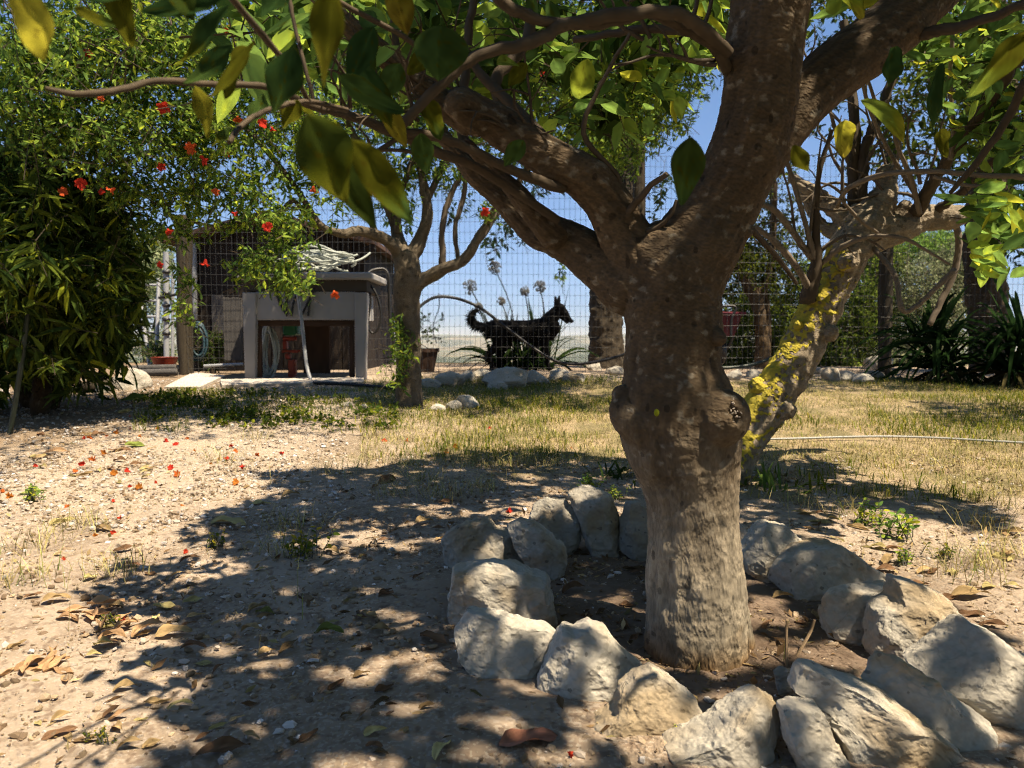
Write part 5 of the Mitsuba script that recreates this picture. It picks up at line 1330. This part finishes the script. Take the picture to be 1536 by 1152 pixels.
for rows in [[(1290, 320, 3.2, 11), (1294, 260, 3.2, 9), (1300, 215, 3.2, 8), (1318, 175, 3.2, 8), (1335, 130, 3.2, 7), (1350, 60, 3.2, 6), (1360, -20, 3.2, 5)], [(1282, 320, 3.2, 10), (1280, 250, 3.22, 9), (1283, 190, 3.22, 8), (1275, 120, 3.25, 7), (1265, 30, 3.25, 6)],
             [(1375, 318, 3.15, 11), (1400, 272, 3.0, 9), (1432, 225, 2.85, 9), (1470, 172, 2.7, 9), (1510, 112, 2.55, 10), (1550, 40, 2.4, 10)], [(1400, 320, 3.2, 7), (1440, 290, 3.1, 6), (1490, 240, 2.95, 6), (1540, 190, 2.8, 6)],
             [(1210, 450, 3.02, 13), (1219, 420, 3.0, 11), (1225, 385, 2.98, 8), (1224, 330, 2.95, 5), (1229, 260, 2.92, 4), (1248, 195, 2.9, 3)], [(1213, 432, 3.0, 6), (1196, 402, 2.95, 5), (1166, 366, 2.9, 5), (1133, 340, 2.88, 4)], [(1218, 388, 2.98, 5), (1192, 352, 2.95, 5), (1165, 318, 2.9, 5), (1140, 305, 2.88, 4)], [(1222, 390, 2.98, 6), (1212, 350, 2.95, 4), (1195, 290, 2.92, 4), (1178, 235, 2.9, 3)],
             [(1255, 310, 3.0, 3), (1275, 281, 2.8, 4), (1330, 261, 2.6, 4), (1400, 257, 2.45, 4), (1470, 263, 2.35, 4), (1545, 265, 2.25, 5)], [(1400, 265, 2.45, 3), (1450, 278, 2.4, 3), (1495, 276, 2.35, 2)],
             [(1230, 397, 3.0, 4), (1270, 366, 2.9, 4), (1312, 354, 2.85, 3), (1356, 358, 2.8, 3), (1392, 377, 2.78, 2), (1425, 397, 2.76, 2)], [(1310, 372, 3.1, 4), (1342, 412, 3.0, 4), (1351, 458, 2.95, 4), (1363, 466, 2.95, 4), (1397, 440, 2.95, 4), (1432, 404, 2.95, 5)],
             [(1322, 295, 3.2, 3), (1350, 220, 3.1, 3), (1320, 170, 3.0, 3), (1302, 120, 2.9, 2)], [(1325, 360, 3.15, 3), (1318, 350, 3.0, 2), (1290, 330, 2.9, 3), (1262, 300, 2.85, 2)], [(1380, 320, 3.1, 4), (1365, 265, 3.0, 4), (1345, 215, 2.9, 3), (1330, 150, 2.8, 3)], [(1385, 310, 3.15, 4), (1330, 220, 3.0, 3), (1300, 150, 2.9, 3), (1290, 90, 2.85, 2)],
             [(1425, 240, 2.85, 4), (1430, 190, 2.8, 3), (1425, 120, 2.75, 3), (1430, 40, 2.7, 3)], [(1450, 200, 2.8, 4), (1480, 190, 2.75, 3), (1530, 130, 2.7, 3)], [(1540, 120, 1.9, 7), (1510, 180, 1.95, 6), (1460, 250, 2.0, 5), (1425, 290, 2.05, 3)], [(1432, 330, 3.25, 5), (1438, 365, 3.26, 5), (1431, 408, 3.28, 5), (1413, 450, 3.3, 5), (1394, 487, 3.3, 4)]]:
    limb(LICHEN, 'branch', rows, (0.22, 0.18, 0.13) if rows[0][3] <= 6 else DARK, 7, 6, seed=int(rows[-1][0]))


wild_twigs(LICHEN, [(1330, 265, 3.2), (1290, 300, 3.2), (1400, 272, 3.0), (1432, 225, 2.85), (1385, 325, 3.2), (1225, 385, 2.98), (1280, 250, 3.2), (1240, 345, 3.2)], 15, (45, 140), (0.15, 0.12, 0.085), 780)


def leafy(owner, blobs, palette, weights=None, L=.085, W=.04):
    """Leaves large enough in the picture to stand as parts of their own, in whorls."""
    for px, py, rx, ry, y, dy, n in blobs:
        for _ in range(n):
            u = rng.uniform(-1, 1, 3)
            b = pixel(px + rx * u[0], py + ry * u[1], y + dy * u[2])
            d = unit([rng.normal(0, .7), rng.normal(-.3, .5), rng.normal(-.35, .45)])
            k = L * rng.uniform(.65, 1.15)
            mesh, s, c = big_leaf(b, b + d * k, W * rng.uniform(.8, 1.2), [rng.normal(0, .5), rng.normal(-.5, .4), .8], .35, rng.uniform(0, .15), na=7, nb=2)
            p = palette[rng.choice(len(palette), p=weights)]
            shape(owner + '__leaf', mesh, 'leaf_skin', True, color=leaf_colour(s, c, np.asarray(p) * rng.uniform(.8, 1.25), seed=int(rng.integers(1000))))


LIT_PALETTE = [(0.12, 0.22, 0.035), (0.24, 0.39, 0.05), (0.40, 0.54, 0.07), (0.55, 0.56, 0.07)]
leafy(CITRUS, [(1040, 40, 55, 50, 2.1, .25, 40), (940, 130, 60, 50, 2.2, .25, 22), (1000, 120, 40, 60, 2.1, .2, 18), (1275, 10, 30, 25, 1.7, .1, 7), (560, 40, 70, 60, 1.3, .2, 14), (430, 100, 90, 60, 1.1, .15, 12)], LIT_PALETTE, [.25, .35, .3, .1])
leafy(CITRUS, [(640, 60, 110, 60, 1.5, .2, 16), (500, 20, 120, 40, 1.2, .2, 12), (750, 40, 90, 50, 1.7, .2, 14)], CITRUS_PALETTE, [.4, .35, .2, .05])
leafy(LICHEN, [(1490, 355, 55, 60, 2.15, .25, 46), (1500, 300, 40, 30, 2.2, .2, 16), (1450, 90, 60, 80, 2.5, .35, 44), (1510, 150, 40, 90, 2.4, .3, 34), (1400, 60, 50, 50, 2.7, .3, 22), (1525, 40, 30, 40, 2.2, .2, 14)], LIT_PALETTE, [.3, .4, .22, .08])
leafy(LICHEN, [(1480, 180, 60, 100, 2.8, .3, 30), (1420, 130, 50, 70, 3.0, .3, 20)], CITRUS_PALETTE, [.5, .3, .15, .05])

LAWN_SHADE = [Polygon([(1100, 558), (1700, 545), (1700, 592), (1400, 587), (1110, 588)]), Polygon([(1370, 604), (1700, 608), (1700, 660), (1430, 645)]), Polygon([(640, 556), (960, 556), (960, 584), (640, 584)]), Polygon([(640, 584), (960, 590), (940, 622), (800, 612), (690, 628)])]
g3 = np.column_stack([rng.uniform(-1, 6.5, 60000), rng.uniform(4.2, 8.2, 60000)]); g3 = np.column_stack([g3, ground_z(g3[:, 0], g3[:, 1])])
x3, y3, _ = project(g3); k = np.zeros(len(g3), bool)
for poly in LAWN_SHADE:
    k |= contains_xy(poly, x3, y3)
shading_crown(lambda p: ((POM, p[:, 0] < 0.9), (RIGHT_DARK, p[:, 0] >= 0.9)), np.repeat(g3[k], 2, 0), g3[k][::11], np.full(len(g3[k][::11]), .03), 2.0, 4.2, lambda p: (lambda x, y: (y < 330) & (x > 1230) | (y < 60))(*project(p)[:2]), (.07, .03), [(0.05, 0.08, 0.02), (0.10, 0.15, 0.03), (0.2, 0.25, 0.05)], [.4, .35, .25])
add_crown(CITRUS, [(600, 30, 130, 60, 1.9, .3, 34), (800, 60, 110, 70, 2.2, .3, 34), (960, 50, 90, 70, 2.4, .3, 34), (720, 130, 90, 50, 2.2, .2, 16), (1040, 20, 50, 40, 2.3, .2, 14), (420, 30, 110, 60, 1.5, .2, 16), (900, 160, 60, 50, 2.4, .2, 12)], .2, 7, .085, .040, LIT_PALETTE[:3] + [(0.06, 0.10, 0.02)], [.25, .3, .2, .25], name='foliage')
add_crown(LICHEN, [(1450, 70, 100, 90, 2.9, .3, 30), (1510, 180, 50, 90, 2.7, .3, 24), (1350, 30, 80, 50, 3.2, .3, 16), (1500, 330, 50, 60, 2.5, .2, 12)], .2, 7, .08, .038, LIT_PALETTE[:3] + [(0.06, 0.10, 0.02)], [.25, .3, .2, .25], name='foliage')

# ------------------------------------------------------------------ grass, weeds, litter on the ground
def blades(p, height, width, palette, weights=None, lean=.55, jitter=.25):
    n = len(p)
    az = rng.uniform(0, 2 * np.pi, n); d = np.stack([np.cos(az), np.sin(az), 0 * az], 1); s = np.stack([-np.sin(az), np.cos(az), 0 * az], 1)
    h = height * rng.uniform(.4, 1.25, n); l = lean * rng.uniform(.2, 1.6, n) * h
    w = (width * rng.uniform(.6, 1.3, n))[:, None] / 2
    z = np.array([0, 0, 1.0])
    m = p + d * (l * .35)[:, None] + z * (h * .6)[:, None]; e = p + d * l[:, None] + z * (h * rng.uniform(.7, 1, n))[:, None]
    q = p - z * .004
    v = np.stack([q - s * w, q + s * w, m - s * w * .8, m + s * w * .8, e], 1)
    f = np.array([[0, 1, 3], [0, 3, 2], [2, 3, 4]])
    return (v.reshape(-1, 3), (f[None] + (np.arange(n) * 5)[:, None, None]).reshape(-1, 3)), spread(palette, n, 5, jitter, weights)


def scatter(n, x0, x1, y0, y1, keep):
    p = np.column_stack([rng.uniform(x0, x1, n), rng.uniform(y0, y1, n)])
    p = np.column_stack([p, ground_z(p[:, 0], p[:, 1])])
    x, y, _ = project(p)
    return p[keep(p, x, y)]


def patchy(p, scale, seed, lo, hi):
    return rng.uniform(0, 1, len(p)) < np.clip((meshkit.fbm(p * [scale, scale, 0], 3, seed) - lo) / (hi - lo), 0, 1)


STRAW = [(0.52, 0.43, 0.24), (0.42, 0.35, 0.18), (0.60, 0.53, 0.34), (0.27, 0.30, 0.09)]
GRASS_GREEN = [(0.10, 0.15, 0.03), (0.17, 0.22, 0.05), (0.28, 0.29, 0.08), (0.42, 0.36, 0.16)]
EDGE = lambda x: np.interp(x, [560, 700, 930, 1130, 1250, 1536], [690, 690, 700, 690, 690, 760])
lawn = scatter(210000, -1.4, 5.6, 2.3, 6.9, lambda p, x, y: (y > 572) & (x > 540) & (x < 1620) & (y < EDGE(x) + 40 * (meshkit.fbm(p * [3, 3, 0], 2, 4) - .5)) & patchy(p, 2.3, 31, .2, .72))
(v, f), c = blades(lawn, .026, .0027, STRAW, [.34, .28, .2, .18], lean=.9)
shape('dry_grass', (v, f), 'dry_leaf_skin', color=c, label='short straw coloured dry grass of the lawn', category='grass', kind='stuff')
green = scatter(95000, -2.6, 5.6, 2.6, 6.9, lambda p, x, y: (y > 565) & (((x > 560) & (x < 960) & (y < 690) & patchy(p, 1.5, 33, .42, .75)) | ((x > 1300) & (x < 1620) & (y > 595) & (y < 655) & patchy(p, 1.2, 34, .25, .6)) | ((x > 200) & (x < 610) & (y > 585) & (y < 650) & patchy(p, 1.6, 35, .3, .7)) | ((x > 1100) & (x < 1620) & (y < 760) & patchy(p, 1.3, 36, .55, .85))))
(v, f), c = blades(green, .048, .004, GRASS_GREEN, [.3, .35, .25, .1], lean=.8)
shape('green_grass', (v, f), 'leaf_skin', color=c, label='tufts of green grass in the dry lawn', category='grass', kind='stuff')
tuft_at = [on_ground(x, y) for x, y in [(380, 660), (330, 690), (125, 790), (60, 820), (40, 870), (170, 860), (500, 710), (540, 700), (590, 740), (640, 720), (720, 735), (760, 700), (800, 690), (660, 745), (1200, 760), (1260, 770), (1300, 740), (1480, 850), (1510, 830), (1440, 860), (1500, 760), (1470, 790), (430, 830), (440, 790), (870, 700), (700, 690), (610, 700), (1420, 740)]]
p = np.vstack([q + rng.normal(0, .05, (70, 3)) * [1, 1, 0] for q in tuft_at])
(v, f), c = blades(p, .075, .0019, STRAW + GRASS_GREEN[1:3], [.3, .25, .2, .05, .1, .1], lean=1.3)
shape('grass_tufts', (v, f), 'dry_leaf_skin', color=c, label='thin wispy tufts of half dry grass on the bare soil', category='grass', kind='stuff')
stems = scatter(420, -2.0, 4.0, 1.3, 4.6, lambda p, x, y: (x > 60) & (x < 1536) & (y > 640) & ~((x > 660) & (x < 1130) & (y > 780)))
(v, f), c = blades(stems, .11, .0014, STRAW, None, lean=.35)
shape('dry_stalks', (v, f), 'dry_leaf_skin', color=c, label='single dry grass stalks standing in the soil', category='grass', kind='stuff')

weeds_bed = scatter(9000, -2.8, .2, 4.0, 6.2, lambda p, x, y: (x > 205) & (x < 600) & (y > 592) & (y < 645) & patchy(p, 2.0, 41, .35, .6))
weeds_bed = weeds_bed[patchy(weeds_bed, 4.5, 43, .4, .62)][:330]
lv, lc, tw = sprigs(weeds_bed + [0, 0, .025], random_units(len(weeds_bed)) * .8 + [0, 0, .6], .06, 6, .03, .02, [(0.06, 0.10, 0.025), (0.12, 0.17, 0.04), (0.22, 0.25, 0.07)])
shape('ground_cover', lv, 'leaf_skin', color=lc, label='low leafy weeds covering the ground in front of the table', category='ground cover', kind='stuff')
for i, (px, py, r, text, pal) in enumerate([
    (1345, 795, 26, 'ferny light green weed right of the ring stones', LIT_PALETTE), (1300, 775, 22, 'small leafy weed nearest to the lichen trunk on the bare soil', LIT_PALETTE), (1355, 838, 15, 'small yellow green seedling close above the long grey stone', LIT_PALETTE), (1415, 832, 14, 'thin upright weed on the soil at the right', GRASS_GREEN),
    (320, 812, 14, 'little weed at the edge of the shade on the left', GRASS_GREEN), (45, 742, 16, 'pale green leaf rosette on the left edge of the gravel', LIT_PALETTE), (885, 728, 17, 'low green weed behind the tallest ring stone', LIT_PALETTE), (922, 742, 12, 'tiny weed close to the left side of the big trunk', LIT_PALETTE),
    (455, 820, 26, 'dim feathery weed in the shaded soil', GRASS_GREEN), (150, 1105, 14, 'flat green seedling near the bottom left corner', GRASS_GREEN), (165, 930, 12, 'green sprout among the orange dead leaves', GRASS_GREEN), (1020, 1100, 10, 'bright green sprout in front of the domed stone', LIT_PALETTE), (320, 605, 12, 'dark clover like weed at the edge of the gravel path', GRASS_GREEN), (700, 1000, 10, 'small sprout near the wedge shaped stone', GRASS_GREEN)]):
    q = on_ground(px, py + r * .6); s = r * q[1] / FOCAL
    n = 16
    lv, lc, tw = sprigs(q + rng.normal(0, .5 * s, (n, 3)) * [1, 1, .5] + [0, 0, s * .7], random_units(n) * .5 + [0, 0, 1], np.full(n, s * 1.3), 7, s * .42, s * .26, pal)
    k = put(numbered('weed'), text, 'weed')
    shape(k + '__leaves', lv, 'leaf_skin', color=lc, kind='stuff'); shape(k + '__stems', tw, 'twig_skin', color=np.tile([.12, .12, .05], (len(tw[0]), 1)), kind='stuff')
for px, py, n, L, pal, text in [(1170, 735, 16, .16, [(0.22, 0.32, 0.05), (0.12, 0.2, 0.04)], 'bright green grassy plant just right of the big trunk'), (1130, 720, 14, .14, [(0.10, 0.16, 0.03)], 'green grassy plant at the foot of the lichen trunk'), (1232, 735, 14, .11, [(0.13, 0.15, 0.10)], 'grey green rosette plant in the shade right of the lichen trunk'), (930, 715, 22, .15, [(0.04, 0.07, 0.02)], 'dark leafy plant close behind the left side of the big trunk')]:
    q = on_ground(px, py)
    k = put(numbered('grassy_plant'), text, 'plant')
    pts, cols = straps(q, n, L, .014, (.4, 1.3), pal, int(px))
    for (v, f), c in zip(pts, cols):
        shape(k + '__leaf', (v, f), 'leaf_skin', True, color=c)


def pebbles(p, r0, r1, palette, power=2.5):
    n = len(p); s = trimesh.creation.icosphere(subdivisions=0)
    r = r0 + (r1 - r0) * rng.uniform(0, 1, n) ** power
    u = np.array(s.vertices); v = u[None] * (r[:, None] * rng.uniform(.6, 1.3, (n, 3)) * [1, 1, .7])[:, None]
    a = rng.uniform(0, 6.28, n); ca, sa = np.cos(a)[:, None], np.sin(a)[:, None]
    v = np.stack([v[..., 0] * ca - v[..., 1] * sa, v[..., 0] * sa + v[..., 1] * ca, v[..., 2]], -1) * (1 + .25 * rng.standard_normal((n, 12, 1))) + p[:, None]
    return (v.reshape(-1, 3), (np.array(s.faces)[None] + (np.arange(n) * 12)[:, None, None]).reshape(-1, 3)), spread(palette, n, 12, .2)


WHITE = [(0.52, 0.45, 0.35), (0.42, 0.35, 0.26), (0.36, 0.28, 0.19), (0.62, 0.58, 0.50)]
p = scatter(26000, -4.2, .1, 2.35, 6.9, lambda p, x, y: (x > -60) & (x < 520) & (y > 570) & (p[:, 0] < -.25 - .11 * (p[:, 1] - 3) + .4 * (meshkit.fbm(p * [2, 2, 0], 2, 3) - .5)))
v, c = pebbles(p + [0, 0, .003], .003, .011, WHITE)
shape('gravel', v, 'twig_skin', color=c, label='pale gravel of the path on the left', category='gravel', kind='stuff')
p = scatter(38000, -2.2, 2.8, .95, 4.2, lambda p, x, y: (x > -60) & (x < 1600) & (y > 680))
v, c = pebbles(p + [0, 0, .001], .0018, .010, WHITE[:1] + WHITE[3:] + [(0.38, 0.29, 0.20), (0.28, 0.20, 0.135), (0.44, 0.34, 0.24), (0.22, 0.155, 0.10), (0.36, 0.27, 0.19), (0.33, 0.25, 0.17)], 4.5)
shape('pebbles', v, 'twig_skin', color=c, label='scattered little pebbles and clods on the bare soil', category='pebbles', kind='stuff')
DRY = [(0.30, 0.20, 0.11), (0.22, 0.14, 0.08), (0.40, 0.29, 0.17), (0.14, 0.09, 0.055), (0.36, 0.30, 0.22)]
p = np.vstack([scatter(15000, -2.4, 3.2, .95, 4.4, lambda p, x, y: (x > -60) & (x < 1600) & (y > 690) & patchy(p, 2.2, 51, .25, .8)), scatter(5000, -3.6, -1.4, 3.2, 5.6, lambda p, x, y: (x < 240) & (x > -80) & (y < 760) & patchy(p, 1.5, 52, .2, .6))])
p = np.vstack([p, scatter(9000, -.5, 1.6, 1.1, 2.4, lambda p, x, y: (x > 800) & (x < 1300) & (y > 780) & patchy(p, 5, 53, .3, .7))])
n = len(p); L = .006 + .030 * rng.uniform(0, 1, n) ** 3
v = leaves(p + [0, 0, .004], unit(rng.standard_normal((n, 3)) * [1, 1, .25]), unit(rng.standard_normal((n, 3)) * .5 + [0, 0, 1]), L, L * rng.uniform(.12, .5, n), rng.uniform(-.5, .5, n), SMALL, SMALL_FACES)
shape('leaf_litter', v, 'dry_leaf_skin', color=spread(DRY, n, 4, .3), label='crumbled bits of dead leaves and twigs on the soil', category='litter', kind='stuff')


def dead_leaf(px, py, length_px, angle, tint, label, group=None, curl=.25, width=.42):
    q = on_ground(px, py); L = length_px * q[1] / FOCAL; a = math.radians(angle)
    d = np.array([math.cos(a), math.sin(a) * 1.6, 0]); d = d / np.linalg.norm(d)
    z = rng.uniform(.006, .014) + .10 * curl * L
    mesh, s, c = big_leaf(q - d * L / 2 + [0, 0, z + rng.uniform(0, .01)], q + d * L / 2 + [0, 0, z + rng.uniform(0, .02)], L * width * rng.uniform(.8, 1.2), [rng.normal(0, .25), -abs(rng.normal(0, .25)), 1], rng.uniform(.3, .9), curl * rng.uniform(-.5, .35), 0, .12, na=9, nb=3)
    low = (mesh[0][:, 2] - ground_z(mesh[0][:, 0], mesh[0][:, 1])).min()
    mesh = (mesh[0] - [0, 0, low - .001], mesh[1])
    key = numbered('fallen_leaf')
    scene[key] = paint(mesh, 'dry_leaf_skin', True, color=leaf_colour(s, c, np.asarray(tint) * rng.uniform(.8, 1.2), vein=1.2, seed=int(rng.integers(999))))
    put(key, label, 'leaf', group)


TAN, GOLD, BROWN, CREAM = (0.42, 0.30, 0.17), (0.52, 0.33, 0.09), (0.22, 0.13, 0.075), (0.50, 0.42, 0.31)
for x0, y0, n, text in ((165, 935, 9, 'golden brown dead leaf of the pile on sunny soil left of the shade'), (150, 950, 5, 'golden brown dead leaf of the pile on sunny soil left of the shade'), (75, 1000, 12, 'golden brown dead leaf of the pile near the left edge')):
    for i in range(n):
        dead_leaf(x0 + rng.normal(0, 24), y0 + rng.normal(0, 13), rng.uniform(28, 52), rng.uniform(-80, 80), GOLD, text, 'golden dead leaves in a pile' if y0 < 990 else 'golden dead leaves near the left edge', .4)
for px, py, L, a, c, text in [(795, 1115, 100, 12, (0.45, 0.21, 0.10), 'big curled rust orange dead leaf near the bottom centre'), (640, 1080, 48, -10, TAN, 'folded tan dead leaf below the wedge shaped stone, left of the rust orange leaf'), (665, 1130, 60, 60, CREAM, 'pale grey dead leaf at the bottom, left of the rust orange leaf'), (735, 1027, 42, 5, GOLD, 'orange tan dead leaf at the foot of the wedge shaped stone'),
                              (650, 962, 56, -25, BROWN, 'brown dead leaf in deep shade left of the wedge shaped stone'), (555, 925, 34, -30, TAN, 'heart shaped dull dead leaf alone in the shade'), (493, 958, 62, -20, (0.16, 0.18, 0.13), 'grey green fallen leaf in the shade'), (562, 1106, 38, 0, CREAM, 'small cream dead leaf in the shade near the bottom'), (335, 1128, 80, 15, BROWN, 'large crumpled brown dead leaf at the bottom left in shade'), (327, 1092, 30, 30, CREAM, 'pale triangular dead leaf above the crumpled brown one'),
                              (90, 1105, 50, 20, BROWN, 'curled brown dead leaf near the bottom left corner'), (178, 1082, 34, 10, GOLD, 'single golden dead leaf on sunny soil near the bottom left'), (260, 953, 54, 15, TAN, 'long tan dead leaf at the edge of the shade'), (234, 930, 30, -60, CREAM, 'cream dead leaf standing up next to the golden pile'), (290, 978, 48, -10, BROWN, 'reddish brown dead leaf just inside the shade'), (293, 925, 28, 20, TAN, 'small tan dead leaf right of the golden pile'),
                              (110, 918, 48, 5, GOLD, 'flat golden dead leaf left of the golden pile'), (84, 902, 40, 20, TAN, 'tan dead leaf above the flat golden one'), (137, 868, 30, 70, CREAM, 'upright folded cream dead leaf beside a grass tuft'), (198, 850, 26, 10, (0.42, 0.22, 0.10), 'curled orange brown dead leaf at the right of the grass tuft'), (342, 787, 62, -8, CREAM, 'long pale dead leaf at the upper edge of the shade'), (390, 758, 32, 0, CREAM, 'pale dead leaf on the gravel above the shade'),
                              (398, 921, 36, -10, (0.2, 0.2, 0.1), 'greenish dead leaf in the shade right of the golden pile'), (885, 1038, 24, -40, GOLD, 'small golden leaf under the white pointed stone'), (1455, 898, 72, 5, TAN, 'big crumpled tan dead leaf right of the grey peaked boulder'), (1387, 859, 34, 15, TAN, 'tan dead leaf above the grey peaked boulder'), (1225, 927, 40, 80, TAN, 'dead leaf leaning on the pale stone right of the trunk'), (1457, 924, 44, 0, BROWN, 'brown dead leaf below the big crumpled tan one'),
                              (1505, 836, 36, 0, CREAM, 'cream dead leaf at the right edge of the bare soil'), (1180, 1085, 30, 0, TAN, 'dead leaf in the gap between the broad stone and the narrow stone'), (205, 602, 44, 5, (0.2, 0.26, 0.08), 'long green leaf lying by the foot of the left bush'), (203, 671, 30, 5, (0.33, 0.4, 0.08), 'lime green fallen leaf among red flowers on the gravel'), (48, 742, 40, 10, (0.3, 0.36, 0.06), 'yellow green fallen leaf on the left of the gravel'), (85, 682, 36, 10, GOLD, 'orange dead leaf at the left on the upper gravel')]:
    dead_leaf(px, py, L, a, c, text)
for n, box_, pal, text, group in [(46, (20, 430, 780, 1130), [TAN, CREAM, BROWN], 'small scattered dry leaf on the soil left of the stone ring', 'dry leaves left of the ring'), (34, (430, 680, 700, 1140), [BROWN, TAN, (.16, .11, .07)], 'small dull dry leaf scattered in the shade beside the stone ring', 'dry leaves in the shade'), (44, (1130, 1536, 770, 960), [TAN, BROWN, CREAM], 'small scattered dry leaf on the soil beyond the right side of the ring', 'dry leaves right of the ring'),
                                  (34, (10, 230, 590, 730), [BROWN, TAN, CREAM], 'dry leaf lying under the left bush', 'dry leaves under the bush'), (16, (860, 1000, 850, 1010), [BROWN, (.14, .09, .06)], 'dark dry leaf lying inside the stone ring', 'dry leaves inside the ring')]:
    for i in range(n):
        dead_leaf(rng.uniform(box_[0], box_[1]), rng.uniform(box_[2], box_[3]), rng.uniform(18, 40) * (1 if box_[3] > 800 else .7), rng.uniform(-40, 40), pal[rng.integers(len(pal))], text, group, .35)

for i, (px, py) in enumerate([(160, 375), (420, 350), (470, 320), (368, 370), (340, 400), (515, 410), (570, 400), (585, 205), (710, 205), (745, 265), (840, 250), (875, 305), (770, 385), (800, 420), (630, 475), (585, 470), (700, 450), (985, 345), (1020, 345), (1060, 310), (1062, 455), (1270, 320), (1160, 325), (950, 365), (1090, 385), (305, 560), (540, 615), (510, 535), (480, 240), (520, 225),
                              (380, 250), (405, 250), (630, 240), (790, 280), (10, 490), (45, 515), (835, 765), (555, 1080), (820, 555), (1045, 285), (510, 680), (290, 795), (585, 150), (785, 95), (965, 100), (2205, 205), (2050, 288), (2010, 310), (1730, 265), (1830, 260), (2570, 1680), (2290, 580), (2570, 295), (430, 775 * 3 - 1728 + 90)]):
    q = on_ground(px / 3, 576 + py / 3); r = rng.uniform(.009, .017)
    bare = px in (985, 585, 700, 510, 540, 835, 555, 290, 2570)
    tint = (0.55, 0.06, 0.07) if bare else (RED, (0.62, 0.16, 0.06), (0.6, 0.22, 0.10))[i % 3]
    v, f = blossom(q + [0, 0, r * .6], r * (.6 if bare else 1), 500 + i, up=(rng.normal(0, .6), -.8, .6))
    key = numbered('fallen_flower'); scene[key] = paint((v, f), 'petal_skin', color=np.tile(np.asarray(tint) * rng.uniform(.8, 1.15), (len(v), 1)))
    if px == 2570 and py == 1680: put(key, 'lone scarlet petal at the bottom, right of the rust orange leaf', 'flower')
    elif px > 1500: put(key, 'fallen red flower in the dry grass behind the shade', 'flower', 'fallen flowers in the grass')
    elif py > 500: put(key, 'fallen red flower on the soil at the lower left', 'flower', 'fallen flowers on the soil')
    elif bare: put(key, 'crimson petal fallen on the pale gravel', 'flower', 'crimson petals on the gravel')
    else: put(key, 'fallen orange red flower lying on the pale gravel', 'flower', 'fallen flowers on the gravel')
for rows, text in [([(1195, 985), (1215, 950), (1222, 930)], 'dry forked twig standing inside the ring right of the trunk'), ([(1180, 1000), (1180, 950), (1181, 930)], 'thin dry stem standing inside the ring close to the trunk'), ([(470, 875), (430, 900), (380, 905)], 'bent dry twig on the shaded soil')]:
    q = np.array([on_ground(rows[0][0], rows[0][1])] + [pixel(x, y, on_ground(*rows[0])[1] + .02) for x, y in rows[1:]])
    v, f = tube(smooth_path(q, 5), .003, 5)
    shape('dry_twig', (v, f), 'twig_skin', color=np.tile([.33, .24, .15], (len(v), 1)), label=text, category='twig')

# ------------------------------------------------------------------ haze over the plain
low = min(float(meshkit.WRITTEN[scene['ground']['filename']][0][:, 2].min()), -92) - 1
gv = meshkit.WRITTEN[scene['ground']['filename']][0]
hi = max(float(gv[:, 2].max()), 12.0) + 2
bx0, bx1, by0, by1 = gv[:, 0].min() - 5, gv[:, 0].max() + 5, gv[:, 1].min() - 5, gv[:, 1].max() + 5
scene['haze'] = {'type': 'cube', 'bsdf': {'type': 'null'}, 'interior': {'type': 'ref', 'id': 'haze_air'},
                 'to_world': T().translate([float(bx0 + bx1) / 2, float(by0 + by1) / 2, (low + hi) / 2]).scale([float(bx1 - bx0) / 2, float(by1 - by0) / 2, (hi - low) / 2])}
put('haze', 'pale summer haze over the far plain', 'haze', kind='stuff')
